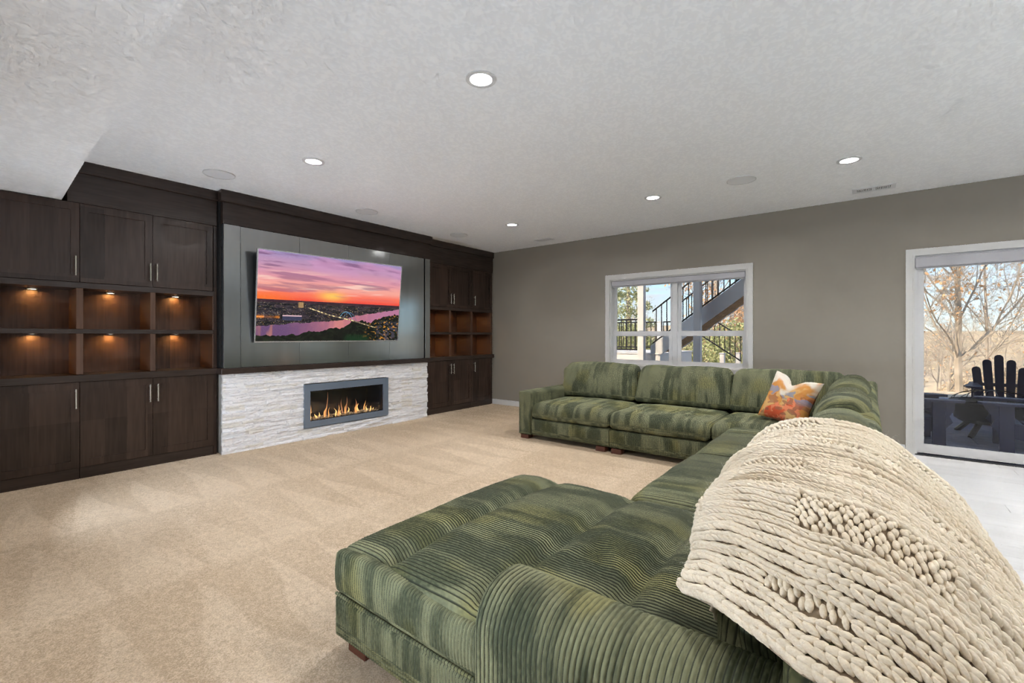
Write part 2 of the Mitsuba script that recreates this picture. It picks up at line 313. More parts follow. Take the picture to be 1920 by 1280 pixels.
scene[k] = mikit.ply(cat_([cbox(XW + .05, XD - .016, 1.815, 1.845, 0, .836), cbox(XW + .05, XD - .016, 1.815, 1.845, .898, 2.378)]), 'espresso_wood')
k = num('filler_stile'); L(k, 'dark filler strip at the left end of the built-in by the partition', 'filler strip')
scene[k] = mikit.ply(cat_([cbox(XW + .05, XD - .016, .170, .198, .898, 2.378), cbox(XW + .05, XD - .016, .17, .284, 0, .836), cbox(XW + .05, XD - .016, .199, .284, 1.697, 2.378)]), 'espresso_wood')
# right unit
cabinet('base_cabinet', 4.700, 5.716, [(4.720, 5.240, 5.209), (5.240, 5.716, 5.271)], 'dark two-door base cabinet just right of the stone fireplace')
cabinet('base_cabinet', 5.716, 6.245, [(5.716, 6.245, 5.780)], 'dark single-door base cabinet in the far corner by the window wall')
cabinet('upper_cabinet', 4.700, 5.716, [(4.720, 5.240, 5.208), (5.240, 5.716, 5.271)], 'dark two-door upper cabinet right of the television panel')
cabinet('upper_cabinet', 5.716, 6.245, [(5.716, 6.245, 5.781)], 'dark single-door upper cabinet in the far corner by the window wall')
shelf_block(4.700, 6.270, [(4.757, 5.193), (5.236, 5.703), (5.752, 6.224)], 'right')
k = num('countertop'); scene[k] = mikit.ply(cbox(XW + .002, XD + .022, 4.700, 6.296, .837, .897, .003), 'espresso_rail'); L(k, 'dark wood counter ledge across the right built-in', 'countertop')
k = num('cornice'); L(k, 'dark frieze and crown moulding above the right built-in cabinets', 'molding')
add(k + '__frieze_board', cbox(XW + .002, XD, 4.700, 6.280, 2.380, 2.6365, .0015), 'espresso_rail')
add(k + '__crown', cbox(XW + .002, XD + .022, 4.700, 6.292, 2.637, ROOM_H - .001, .003), 'espresso_rail')
k = num('filler_stile'); L(k, 'narrow dark filler strip in the far corner beside the right cabinets', 'filler strip')
scene[k] = mikit.ply(cat_([cbox(XW + .05, XD - .016, 6.247, 6.278, 0, .836), cbox(XW + .05, XD - .016, 6.272, 6.278, .898, 1.69), cbox(XW + .05, XD - .016, 6.247, 6.278, 1.697, 2.378)]), 'espresso_wood')

# chimney breast with the television panel
XM = -5.245
k = 'media_panel'; L(k, 'dark satin panelled chimney breast behind the television', 'wall panel')
add(k + '__core', cbox(XW + .003, -5.30, 1.850, 4.695, .90, ROOM_H - .002), 'black_matte')
add(k + '__frieze_board', cbox(-5.299, XM + .006, 1.858, 4.672, 2.398, 2.628, .0015), 'espresso_rail')
add(k + '__crown', cbox(-5.299, XM + .045, 1.832, 4.700, 2.620, ROOM_H - .002, .004), 'espresso_rail')
for a, b in ((1.868, 2.029), (4.594, 4.690)): add(k + '__stile', cbox(-5.299, XM, a, b, .897, 2.397, .0015), 'panel_satin')
ys = [2.032, 2.672, 3.311, 3.949, 4.576]
for a, b in zip(ys[:-1], ys[1:]): add(k + '__panel', cbox(-5.298, XM - .006, a + .001, b - .001, .898, 2.396, .0012), 'panel_satin')
add('mantel_shelf', cbox(XW + .003, XM + .045, 1.832, 4.699, .836, .896, .003), 'espresso_rail'); L('mantel_shelf', 'dark wood mantel ledge above the white stone', 'mantel')
# stone veneer with the linear fireplace
SY0, SY1, SZ1 = 1.856, 4.640, .835
FY0, FY1, FZ0, FZ1 = 2.714, 3.907, .138, .655
k = 'stone_surround'; L(k, 'white split-face ledger stone fireplace surround below the mantel', 'stone surround')
backing = yz(SY0 + .012, SY1 - .012, 0, SZ1).difference(yz(FY0 + .02, FY1 - .02, FZ0 + .02, FZ1 - .02))
add(k + '__backing', yz_plate(backing, XW + .01, XM - .030), 'stone_side')
def stone(y0, y1, z0, z1):
    ny = max(2, int((y1 - y0) / .05)); gy = np.linspace(y0, y1, ny + 1); gz = np.array([z0, (z0 + z1) / 2, z1])
    d0 = RNG.uniform(-.010, .012); tilt = RNG.normal(0, .004)
    X = XM + d0 + RNG.normal(0, .0035, (ny + 1, 3)) + tilt * np.linspace(-1, 1, 3)[None]; X[:, [0, 2]] -= .003; X[[0, -1]] -= .002
    jy = np.repeat(gy[:, None], 3, 1) + 0.0; jy[1:-1] += RNG.normal(0, .005, (ny - 1, 3)); jz = np.repeat(gz[None], ny + 1, 0)
    Fv = np.stack([X, jy, jz], -1).reshape(-1, 3)
    idx = lambda i, j: i * 3 + j
    faces = []
    for i in range(ny):
        for j in range(2): faces += [[idx(i, j), idx(i + 1, j), idx(i + 1, j + 1)], [idx(i, j), idx(i + 1, j + 1), idx(i, j + 1)]]
    ring = [idx(i, 0) for i in range(ny + 1)] + [idx(ny, 1), idx(ny, 2)] + [idx(i, 2) for i in range(ny - 1, -1, -1)] + [idx(0, 1)]
    B = Fv[ring].copy(); B[:, 0] = XM - .028; n0 = len(Fv)
    m = len(ring)
    for i in range(m):
        a, b = ring[i], ring[(i + 1) % m]; faces += [[a, n0 + i, n0 + (i + 1) % m], [a, n0 + (i + 1) % m, b]]
    return np.vstack([Fv, B]), np.array(faces)
rows = []
z = 0.0
hs = RNG.uniform(.020, .042, 27); hs *= SZ1 / hs.sum()
rest, n_st = [], 0
for h in hs:
    y = SY0 + RNG.uniform(-.004, .004)
    while y < SY1 - .02:
        w = RNG.uniform(.08, .32); y2 = y + w
        if y2 > SY1 - .09: y2 = SY1 + RNG.uniform(-.006, .006)
        segs = [(y, y2)]
        if z + h > FZ0 + .012 and z < FZ1 - .012:
            segs = [(a, b) for a, b in ((y, min(y2, FY0 + .004)), (max(y, FY1 - .004), y2)) if b - a > .012]
        for a, b in segs:
            s = stone(a + .0006, b - .0006, z + .0006, z + h - .0006)
            if n_st < 298: add(k + '__stone', s, 'split_stone'); n_st += 1
            else: rest.append(s)
        y = y2
    z += h
if rest: add(k + '__small_stones', join(rest), 'split_stone'); labels[k + '__small_stones'] = {'label': 'remaining white ledger stones', 'kind': 'stuff'}
k = 'fireplace'; L(k, 'linear gas fireplace with a blue-grey steel frame set in the white stone', 'fireplace')
fi = (2.788, 3.826, .212, .572)
add(k + '__frame', yz_plate(yz(FY0, FY1, FZ0, FZ1).difference(yz(fi[0], fi[1], fi[2], fi[3])), XM + .004, XM + .022), 'blue_steel')
add(k + '__frame_lip', yz_plate(yz(fi[0] - .004, fi[1] + .004, fi[2] - .004, fi[3] + .004).difference(yz(fi[0] + .006, fi[1] - .006, fi[2] + .006, fi[3] - .006)), XM - .03, XM + .006), 'black_satin')
fx0 = -5.62
plain('firebox_black', (.010, .012, .018), .16, .6)
box_parts = [cbox(fx0 - .01, fx0, fi[0], fi[1], fi[2] - .02, fi[3]), cbox(fx0, XM - .03, fi[0] - .012, fi[0], fi[2] - .02, fi[3]), cbox(fx0, XM - .03, fi[1], fi[1] + .012, fi[2] - .02, fi[3]),
             cbox(fx0, XM - .03, fi[0], fi[1], fi[3], fi[3] + .012), cbox(fx0, XM - .03, fi[0], fi[1], fi[2] - .032, fi[2] - .02)]
add(k + '__firebox', cat_(box_parts), 'firebox_black')
add(k + '__burner_hood', cbox(fx0, fx0 + .11, fi[0] + .01, fi[1] - .01, fi[3] - .055, fi[3] - .042, .002), 'black_satin')
v = np.array([[XM - .02, fi[0], fi[2]], [XM - .02, fi[1], fi[2]], [XM - .02, fi[1], fi[3]], [XM - .02, fi[0], fi[3]]])
add(k + '__glass', (v, np.array([[0, 1, 2], [0, 2, 3]])), 'window_glass')
textured('embers', lambda p, n, uv: mix((.30, .20, .10), (.80, .66, .44), cell_rand(dr.floor(p.y * 60), dr.floor(p.x * 60), dr.floor(p.z * 60))), .25, .8)
peb = []
ico = trimesh.creation.icosphere(subdivisions=0)
for i in range(420):
    s = RNG.uniform(.006, .013); py = RNG.uniform(fi[0] + .02, fi[1] - .02)
    hgt = .008 + .020 * abs(math.sin(py * 9.0)) * RNG.uniform(.2, 1)
    vv = ico.vertices * s * RNG.uniform(.7, 1.2, 3) + np.array([RNG.uniform(XM - .25, XM - .05), py, fi[2] - .014 + hgt])
    peb.append((vv, ico.faces))
add(k + '__ember_bed', join(peb), 'embers'); labels[k + '__ember_bed'] = {'label': 'bed of golden glass embers', 'kind': 'stuff'}
def flame(y, hgt, w, lean, seed, x):
    r = np.random.default_rng(seed); t = np.linspace(0, 1, 12)
    wob = np.sin(t * r.uniform(3, 6) + r.uniform(0, 6)) * w * .55 * t + lean * t ** 1.5
    rad = w * .5 * (np.sin(np.pi * np.clip(t * .8 + .2, 0, 1)) ** 1.0) * (1 - t) ** .55 + .0006
    pts = np.stack([np.full(12, x) + wob * .3, y + wob, fi[2] - .005 + t * hgt], 1)
    return tube(pts, rad, 6)
plain('flame_skin', (.0, .0, .0), 1, 0)
fl = [(2.85, .10, .050, .030), (2.885, .17, .028, .02), (2.93, .07, .045, -.01), (2.985, .075, .04, .02), (3.045, .16, .045, .01), (3.06, .32, .020, .025), (3.09, .13, .028, .012), (3.20, .10, .04, -.01),
      (3.225, .15, .034, .012), (3.25, .08, .03, .01), (3.33, .20, .026, -.018), (3.35, .13, .04, .01), (3.385, .22, .024, .014), (3.41, .09, .035, .01), (3.485, .13, .05, .01), (3.52, .18, .040, .004), (3.56, .11, .05, -.006),
      (3.64, .09, .04, .006), (3.668, .14, .034, .006), (3.70, .07, .035, .0), (3.76, .06, .028, .004), (3.80, .035, .02, .0)]
for i, (y, hgt, w, lean) in enumerate(fl):
    e = (1.5, .80, .26) if hgt < .12 else (1.05, .46, .14) if hgt < .18 else (.55, .22, .10)
    add(k + '__flame', flame(y, hgt, w * .72, lean, i, XM - RNG.uniform(.09, .20)), 'flame_skin', smooth=True, emitter={'type': 'area', 'radiance': rgb(*e), 'sampling_weight': .05})

# television --------------------------------------------------------
def lin(r, g, b): return tuple((c / 255 / 12.92) if c < 10 else ((c / 255 + .055) / 1.055) ** 2.4 for c in (r, g, b))
C3 = lambda r, g, b: mi.Color3f(*lin(r, g, b))
def ramp_table(u, pts):
    out = mi.Float(pts[0][1])
    for (a, ya), (b, yb) in zip(pts[:-1], pts[1:]): out = out + (yb - ya) * dr.clip((u - a) / (b - a), 0, 1)
    return out
def f_screen(p, n, uv):
    u, v = uv.x, uv.y
    hz = .467
    s = (v - hz) / (1 - hz)                       # 0 at the horizon, 1 at the top
    c = mix(C3(236, 74, 60), C3(250, 112, 88), smoothstep(0, .12, s))
    c = mix(c, C3(246, 165, 150), smoothstep(.12, .30, s))
    c = mix(c, C3(222, 150, 165), smoothstep(.30, .55, s))
    c = mix(c, C3(186, 144, 178), smoothstep(.5, .82, s))
    c = mix(c, C3(142, 136, 186), smoothstep(.78, 1.08, s))
    left = smoothstep(.35, .0, u) * smoothstep(.30, .0, s)
    c = mix(c, C3(252, 120, 30), left * .8)
    sun = dr.exp(-(dr.square((u - .47) / .085) + dr.square((s - .14) / .10)))
    c = mix(c, C3(255, 205, 90), sun * .95)
    wisp = fbm(u * 4.2 + s * 2.6, s * 19 - u * 3.4, 3.0, 4)
    c = mix(c, C3(250, 205, 190), smoothstep(.54, .72, wisp) * smoothstep(.12, .25, s) * smoothstep(.75, .4, s) * .9)
    dk = fbm(u * 3.6 - s * 1.8 + 9, s * 14 + u * 2.2, 8.0, 4)
    c = mix(c, C3(122, 80, 120), smoothstep(.53, .70, dk) * smoothstep(.05, .2, s) * (.55 + .25 * smoothstep(.5, .9, s)))
    top = fbm(u * 5 + 2, s * 7 + u * 3, 5.0, 3)
    c = mix(c, C3(205, 150, 190), smoothstep(.45, .7, top) * smoothstep(.5, .8, s) * .7)
    # city below the horizon
    g = (hz - v) / hz                             # 0 horizon, 1 bottom
    blk = cell_rand(dr.floor(u * 70 + v * 12), dr.floor(v * 95))
    land = mix(C3(12, 14, 22), C3(70, 58, 68), dr.clip(fbm(u * 26, v * 60, 1.0, 3) * 1.6 - .55 + (blk - .5) * .35, 0, 1))
    land = mix(C3(62, 30, 44), land, smoothstep(.0, .10, g))
    cu, cv = dr.floor(u * 230), dr.floor(v * 140)
    lit = cell_rand(cu, cv, 4); fu, fv = u * 230 - cu - .5, v * 140 - cv - .5
    dot = dr.exp(-(fu * fu + fv * fv) * 9)
    dens = .90 - .12 * noise(u * 8, v * 14)
    warm = mix(C3(255, 190, 90), C3(240, 235, 215), cell_rand(cu, cv, 6))
    land = land + warm * dot * smoothstep(dens, 1.0, lit) * 1.0 * smoothstep(.02, .12, g)
    # orange street glow on the left bank
    land = land + C3(255, 150, 40) * dr.exp(-dr.square((v - .272) / .012)) * smoothstep(.30, .02, u) * smoothstep(.45, .75, noise(u * 40, 2)) * .9
    shed = smoothstep(.15, .155, u) * smoothstep(.275, .27, u) * smoothstep(.238, .242, v + u * .02) * smoothstep(.300, .296, v)
    land = mix(land, mix(C3(56, 58, 84), C3(205, 170, 180), smoothstep(.280, .284, v)), shed)
    twr = (smoothstep(.246, .248, u) * smoothstep(.284, .282, u)) * smoothstep(.385, .39, v) * smoothstep(.452, .449, v)
    land = mix(land, C3(176, 140, 96), twr * (.55 + .45 * smoothstep(.4, .5, noise(u * 400, 2))))
    # river
    up = ramp_table(u, [(0, .165), (.25, .21), (.5, .245), (.6, .28), (.67, .32), (.82, .365), (1, .425)]) + .014 * (noise(u * 46, 1) - .5) + .008 * (noise(u * 130, 3) - .5)
    lo = ramp_table(u, [(0, .06), (.13, .055), (.25, .085), (.36, .10), (.42, .13), (.5, .15), (.56, .17), (.62, .235), (.68, .255), (.77, .205), (.80, .27), (.88, .31), (1, .36)]) + .030 * (noise(u * 30, 9) - .5) + .022 * (noise(u * 84, 4) - .5)
    riv = smoothstep(up + .003, up - .003, v) * smoothstep(lo - .003, lo + .003, v)
    rc = mix(C3(118, 84, 128), C3(228, 140, 150), smoothstep(.15, .6, u) * (.55 + .45 * noise(u * 60, v * 9)))
    rc = mix(rc, C3(200, 130, 165), smoothstep(.6, .9, u)); rc = mix(rc, C3(240, 150, 140), dr.exp(-dr.square((u - .53) / .05)) * .7)
    rc = mix(rc, C3(245, 160, 120), smoothstep(.6, .9, noise(u * 45, v * 3)) * smoothstep(.3, .02, u) * .5)
    pic = mix(land, rc * .80, riv)
    # near bank: trees and park
    tree = smoothstep(lo + .002, lo - .004, v)
    tc = mix(C3(8, 12, 10), C3(30, 40, 24), smoothstep(.45, .8, fbm(u * 60, v * 60, 2.0, 3)))
    tc = mix(tc, C3(16, 52, 28), smoothstep(.10, .03, v) * smoothstep(.55, .60, u) * smoothstep(.78, .72, u) * .8)
    tc = mix(tc, C3(70, 66, 78), smoothstep(.80, .84, u) * smoothstep(.28, .20, v) * smoothstep(.35, .6, noise(u * 60, v * 50 + u * 30)) * .8)
    tc = tc + C3(255, 170, 60) * smoothstep(.72, .92, noise(u * 90, v * 70)) * smoothstep(.70, .80, u) * .55
    pic = mix(pic, tc, tree)
    # bridge: deck and arches
    dk_v = ramp_table(u, [(.31, .395), (.46, .315), (.62, .26), (.80, .175)])
    deck = smoothstep(.010, .004, dr.abs(v - dk_v + .004)) * smoothstep(.30, .33, u) * smoothstep(.82, .78, u)
    pic = mix(pic, mix(C3(120, 104, 84), C3(250, 225, 165), smoothstep(.5, .8, noise(u * 160, 3))), deck)
    for off, col in ((0.0, C3(110, 185, 225)), (.016, C3(60, 110, 150))):
        a = (u - .580 - off * 1.6) / .050
        arch = dk_v + .085 * (1 - a * a)
        pic = mix(pic, col, smoothstep(.0055, .002, dr.abs(v - arch)) * smoothstep(1.02, .98, dr.abs(a)) * .9)
    out = dr.select(v > hz, c, pic)
    return out * 1.0
TVC, TVW, TVH, TVY, TVT = np.array([-5.062, 3.026, 1.665]), 1.776, 1.013, .097, .106
tr = np.array([math.sin(TVY), math.cos(TVY), 0.]); tn0 = np.array([math.cos(TVY), -math.sin(TVY), 0.])
tu = math.cos(TVT) * np.array([0, 0, 1.]) + math.sin(TVT) * tn0; tn = np.cross(tr, tu)
def tvm(m):
    v = m.vertices; m = trimesh.Trimesh(TVC + v[:, :1] * tr + v[:, 1:2] * tu + v[:, 2:] * tn, m.faces, process=False); return m
k = 'television'; L(k, 'large flat wall-mounted television showing a sunset over a river city', 'television')
add(k + '__body', tvm(cbox(-TVW / 2 + .004, TVW / 2 - .004, -TVH / 2 + .004, TVH / 2 - .004, -.045, -.004, .006)), 'black_satin')
bz = xz_plate(sbox(-TVW / 2, -TVH / 2, TVW / 2, TVH / 2).difference(sbox(-TVW / 2 + .010, -TVH / 2 + .014, TVW / 2 - .010, TVH / 2 - .010)), -.012, .006)
bz.vertices = np.stack([bz.vertices[:, 0], bz.vertices[:, 2], bz.vertices[:, 1]], 1); bz.invert()
add(k + '__bezel', tvm(bz), 'tv_bezel'); labels[k + '__bezel'] = {'label': 'thin silver bezel'}
w2, h2 = TVW / 2 - .010, (TVH - .024) / 2
sv = np.array([[-w2, -TVH / 2 + .014, .002], [w2, -TVH / 2 + .014, .002], [w2, TVH / 2 - .010, .002], [-w2, TVH / 2 - .010, .002]])
sv = TVC + sv[:, :1] * tr + sv[:, 1:2] * tu + sv[:, 2:] * tn
plain('screen_glass', (.004, .004, .004), .25, .4)
add(k + '__screen', (sv, np.array([[0, 1, 2], [0, 2, 3]])), 'screen_glass', uv=np.array([[0, 0], [1, 0], [1, 1], [0, 1.]]), emitter={'type': 'area', 'radiance': proc(f_screen), 'sampling_weight': 1.0})
arm = cat_([cbox(-5.300, -5.215, 2.85, 3.25, 1.45, 1.87, .004), cyl((-5.23, 3.05, 1.66), (-5.10, 3.03, 1.66), .028)])
add(k + '__mount', arm, 'black_satin')

# ------------------------------------------------------------------ ceiling fixtures
plain('lens_white', (.9, .9, .9), .5, .2)
lamp_spots = [((-1.780, 1.986), 'recessed ceiling light nearest the viewer, largest in the picture'), ((-3.760, 2.035), 'recessed ceiling light in front of the left built-in cabinets'),
              ((-3.785, 4.851), 'recessed ceiling light near the far corner by the right built-in'), ((-1.830, 4.840), 'recessed ceiling light above the sofa, in front of the window'),
              ((-.115, 4.844), 'recessed ceiling light at the right, between the round speaker and the floor vent grille'),
              ((1.75, 4.84), 'recessed ceiling light in front of the glass door, outside the frame'), ((.15, 1.99), 'recessed ceiling light above the near end of the sofa, outside the frame'),
              ((2.1, 1.99), 'recessed ceiling light right of the viewer'), ((4.0, 4.84), 'recessed ceiling light in the far right of the room'), ((4.0, 1.99), 'recessed ceiling light at the right wall'),
              ((-1.78, -1.6), 'recessed ceiling light behind the viewer on the left'), ((.15, -1.6), 'recessed ceiling light behind the viewer'), ((2.1, -1.6), 'recessed ceiling light behind the viewer on the right'), ((4.0, -1.6), 'recessed ceiling light in the rear right corner')]
for (x, y), lab in lamp_spots:
    z = ROOM_H
    k = num('ceiling_light'); L(k, lab, 'ceiling light', 'recessed ceiling lights')
    r = trimesh.creation.annulus(r_min=.066, r_max=.090, height=.006, sections=40); r.apply_translation((x, y, z - .0031))
    scene[k + '__trim_ring'] = mikit.ply(r, 'white_trim', smooth=35)
    cone = trimesh.creation.revolve(np.array([[.066, -.002], [.066, .017], [.0685, .017], [.0685, -.002]]), sections=40); cone.apply_translation((x, y, z))
    scene[k + '__reflector'] = mikit.ply(cone, 'lens_white', smooth=30)
    d = trimesh.creation.cylinder(radius=.0655, height=.004, sections=32); d.apply_translation((x, y, z + .013))
    scene[k + '__lens'] = mikit.ply(d, 'lens_white', emitter={'type': 'area', 'radiance': rgb(LAMP, LAMP * .99, LAMP * .98), 'sampling_weight': 7.0 if y > 0 and x < 2 else 3.0})
for (x, y), lab in [((-4.747, 1.654), 'round flush ceiling speaker above the left end of the media wall'), ((-4.765, 3.251), 'round flush ceiling speaker above the television'),
                    ((-4.790, 4.850), 'round flush ceiling speaker above the right built-in'), ((-.950, 4.818), 'round flush ceiling speaker above the sofa corner')]:
    k = num('ceiling_speaker'); L(k, lab, 'speaker', None)
    g = trimesh.creation.cylinder(radius=.122, height=.006, sections=48); g.apply_translation((x, y, ROOM_H - .004)); scene[k + '__grille'] = mikit.ply(g, 'grille_white', smooth=35)
    g = trimesh.creation.annulus(r_min=.1225, r_max=.130, height=.009, sections=48); g.apply_translation((x, y, ROOM_H - .0045)); scene[k + '__rim'] = mikit.ply(g, 'white_trim', smooth=35)
def vent(x0, x1, y0, y1, lab, n):
    k = num('ceiling_vent'); L(k, lab, 'vent')
    z = ROOM_H
    fr = sbox(x0, y0, x1, y1).difference(sbox(x0 + .035, y0 + .03, x1 - .035, y1 - .03))
    scene[k + '__frame'] = mikit.ply(prism(fr, z - .008, z), 'vent_white')
    scene[k + '__duct'] = mikit.ply(cbox(x0 + .03, x1 - .03, y0 + .025, y1 - .025, z - .0015, z - .0005), 'vent_dark')
    a, b = x0 + .037, x1 - .037; xs = np.linspace(a, b, n)
    for i, xx in enumerate(xs):
        w = .0042 if i != n // 2 else .014
        add(k + '__slat', cbox(xx - w, xx + w, y0 + .03, y1 - .03, z - .0075, z - .002), 'vent_white')
vent(-.115, .235, 5.845, 6.015, 'white louvred ceiling vent close to the window wall at the right', 21)
vent(-4.12, -3.83, 5.84, 6.0, 'white louvred ceiling vent near the far corner above the window wall', 17)

# added unseen torchieres behind and right of the viewer, to brighten the ceiling
plain('lamp_metal', (.35, .34, .32), .35, .5, metallic=.9)
for (x, y), lab, k_ in [((2.5, 2.35), 'added unseen torchiere brightening the ceiling, right of the sofa', .32), ((2.3, -.5), 'added unseen torchiere brightening the ceiling, behind the viewer on the right', .75)]:
    k = num('added_uplight'); L(k, lab, 'added fill lamp')
    scene[k + '__base'] = mikit.ply(trimesh.creation.revolve(np.array([[0, 0], [.15, 0], [.15, .015], [.03, .035], [0, .035]]), sections=32).apply_translation((x, y, .0)), 'lamp_metal', smooth=30)
    scene[k + '__pole'] = mikit.ply(cyl((x, y, .03), (x, y, 1.60), .014), 'lamp_metal', smooth=30)
    scene[k + '__bowl'] = mikit.ply(trimesh.creation.revolve(np.array([[.0, 1.60], [.06, 1.605], [.19, 1.70], [.185, 1.705], [.06, 1.62], [.0, 1.615]]), sections=40).apply_translation((x, y, .0)), 'lamp_metal', smooth=30)
    scene[k + '__diffuser'] = mikit.ply(trimesh.creation.cylinder(radius=.17, height=.004, sections=40).apply_translation((x, y, 1.693)), 'lens_white', emitter={'type': 'area', 'radiance': rgb(UP * k_ * .82, UP * k_ * .98, UP * k_ * 1.18), 'sampling_weight': 4.0})

for pos, aim, pw, lab in [((-4.3, .00, .55), (-3.5, 4.2, ROOM_H), 12.0, 'added unseen spotlight beyond the low wall, brightening the ceiling'), ((-1.15, -.12, .55), (-1.5, 3.5, ROOM_H), 9.0, 'added unseen spotlight behind the viewer, brightening the ceiling')]:  # spotlights added out of view only to brighten ceiling and soffit
    k = num('added_fill_spot'); L(k, lab, 'added fill lamp'); p_ = np.array(pos); d_ = np.array(aim) - p_; d_ /= np.linalg.norm(d_)
    scene[k + '__base'] = mikit.ply(trimesh.creation.revolve(np.array([[0, 0], [.13, 0], [.13, .02], [.0, .03]]), sections=32).apply_translation((pos[0], pos[1], 0)), 'lamp_metal', smooth=30)
    scene[k + '__pole'] = mikit.ply(cyl((pos[0], pos[1], .02), p_ - d_ * .10, .012), 'lamp_metal', smooth=30)
    scene[k + '__head'] = mikit.ply(cat_([cyl(p_ - d_ * .17, p_ - d_ * .012, .055, 24)]), 'lamp_metal', smooth=30)
    scene['light_of_' + k] = {'type': 'spot', 'to_world': T().look_at(origin=list(map(float, p_)), target=list(map(float, p_ + d_)), up=[0, 0, 1]), 'cutoff_angle': 76.0, 'beam_width': 10.0, 'intensity': rgb(pw * .84, pw * .98, pw * 1.16), 'sampling_weight': 8.0}

# ------------------------------------------------------------------ sectional sofa
def rrect(d0, d1, z0, z1, r, M=72):
    """closed rounded rectangle (points, outward normals); r = radii at (d0,z0) (d1,z0) (d1,z1) (d0,z1)"""
    C = [(d0 + r[0], z0 + r[0], r[0], np.pi), (d1 - r[1], z0 + r[1], r[1], 1.5 * np.pi), (d1 - r[2], z1 - r[2], r[2], 0.0), (d0 + r[3], z1 - r[3], r[3], .5 * np.pi)]
    P, N = [], []
    for cx, cz, rr, a0 in C:
        for a in np.linspace(a0, a0 + np.pi / 2, 7):
            P.append((cx + rr * math.cos(a), cz + rr * math.sin(a))); N.append((math.cos(a), math.sin(a)))
    P, N = np.array(P), np.array(N)
    Pc = np.vstack([P, P[:1]]); Nc = np.vstack([N, N[:1]])
    s = np.r_[0, np.cumsum(np.linalg.norm(np.diff(Pc, axis=0), axis=1))] + np.arange(len(Pc)) * 1e-7
    q = np.linspace(0, s[-1], M, endpoint=False)
    P2 = np.stack([np.interp(q, s, Pc[:, i]) for i in (0, 1)], 1); N2 = np.stack([np.interp(q, s, Nc[:, i]) for i in (0, 1)], 1)
    return P2, N2 / np.linalg.norm(N2, axis=1, keepdims=True), q
def loft(axis, w0, w1, prof, end_r=.03, rib=.0115, amp=.0017, spr=5, mod=None, seed=0, lump=.006, lfreq=5.0, yaw=None):
    P, N, arc = prof
    n = int((w1 - w0) / rib) * spr + 1
    w = np.linspace(w0, w1, n); dw = np.minimum(w - w0, w1 - w)
    e = np.where(dw < end_r, end_r - np.sqrt(np.maximum(end_r ** 2 - (end_r - dw) ** 2, 0)), 0)
    f = ((w - w0) / rib) % 1.0
    h = 3.0 * amp * (np.maximum(1 - np.abs(2 * f - 1) ** 2.6, 0) ** .5 - .85)
    d = P[None, :, 0] - N[None, :, 0] * e[:, None]; z = P[None, :, 1] - N[None, :, 1] * e[:, None]
    W = np.repeat(w[:, None], len(P), 1)
    q = np.stack([W * lfreq, d * lfreq, z * lfreq + seed * 7.3], -1)
    disp = h[:, None] + lump * (meshkit.fbm(q, 3, seed) - .5) * 2 * np.clip(dw / .05, 0, 1)[:, None]
    d = d + N[None, :, 0] * disp; z = z + N[None, :, 1] * disp
    W = W.copy()
    if mod is not None: W, d, z = mod(W, d, z, N)
    M = len(P)
    V = np.stack([W, d, z] if axis == 'x' else [d, W, z], -1).reshape(-1, 3)
    i, j = np.meshgrid(np.arange(n - 1), np.arange(M), indexing='ij')
    a, b, c, g = i * M + j, (i + 1) * M + j, (i + 1) * M + (j + 1) % M, i * M + (j + 1) % M
    Fc = np.stack([np.stack([a, b, c], -1), np.stack([a, c, g], -1)], 2).reshape(-1, 3)
    ribs = int((w1 - w0) / rib); uv = np.stack([np.repeat(((w - w0) / (w1 - w0) * ribs + 40 * seed)[:, None], M, 1), np.repeat(arc[None], n, 0)], -1).reshape(-1, 2)
    caps_v, caps_u, caps_f = [], [], []
    for ring, flip in ((0, 0), ((n - 1) * M, 1)):
        o = len(V) + sum(len(x) for x in caps_v); rv = V[ring:ring + M]
        caps_v.append(np.vstack([rv, rv.mean(0, keepdims=True)])); cu_ = np.stack([rv[:, 0 if axis == 'y' else 1] / rib + 40 * seed, rv[:, 2]], 1); caps_u.append(np.vstack([cu_, cu_.mean(0, keepdims=True)]))
        jj = np.arange(M); t = np.stack([o + jj, o + (jj + 1) % M, np.full(M, o + M)], 1)
        caps_f.append(t if not flip else t[:, ::-1])
    V = np.vstack([V] + caps_v); uv = np.vstack([uv] + caps_u); Fc = np.vstack([Fc] + caps_f)
    V, Fc = orient(V, Fc)
    return (V, Fc), uv
SO = 'sectional_sofa'
L(SO, 'large olive green wide-wale corduroy sectional sofa with chaise', 'sofa')
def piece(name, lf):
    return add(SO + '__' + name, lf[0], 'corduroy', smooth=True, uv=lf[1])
def puff_mod(w0, w1, d0, d1, puff, seams=(), depth=.022, fall=.6, creases=()):
    def mod(W, d, z, N):
        a = np.clip(1 - np.abs((W - (w0 + w1) / 2) / ((w1 - w0) / 2)) ** 3, 0, 1); b = np.clip(1 - np.abs((d - (d0 + d1) / 2) / ((d1 - d0) / 2)) ** 3, 0, 1)
        up = np.clip(N[None, :, 1], 0, 1)
        z2 = z + puff * a ** .6 * b ** .5 * up
        for s in seams: z2 = z2 - depth * np.exp(-np.abs((d - s) / .030) ** 1.3) * up * np.clip(a * 3, 0, 1)
        for (wa, da, wb, db, dep, wid) in creases:
            t = np.clip(((W - wa) * (wb - wa) + (d - da) * (db - da)) / ((wb - wa) ** 2 + (db - da) ** 2), 0, 1)
            dist = np.hypot(W - wa - t * (wb - wa), d - da - t * (db - da)); fade = np.sin(np.pi * np.clip(t, .02, .98)) ** .5
            z2 = z2 + (dep * np.exp(-(dist / wid) ** 2) - dep * .6 * np.exp(-((dist - 2 * wid) / wid) ** 2)) * fade * up
        return W, d, z2
    return mod
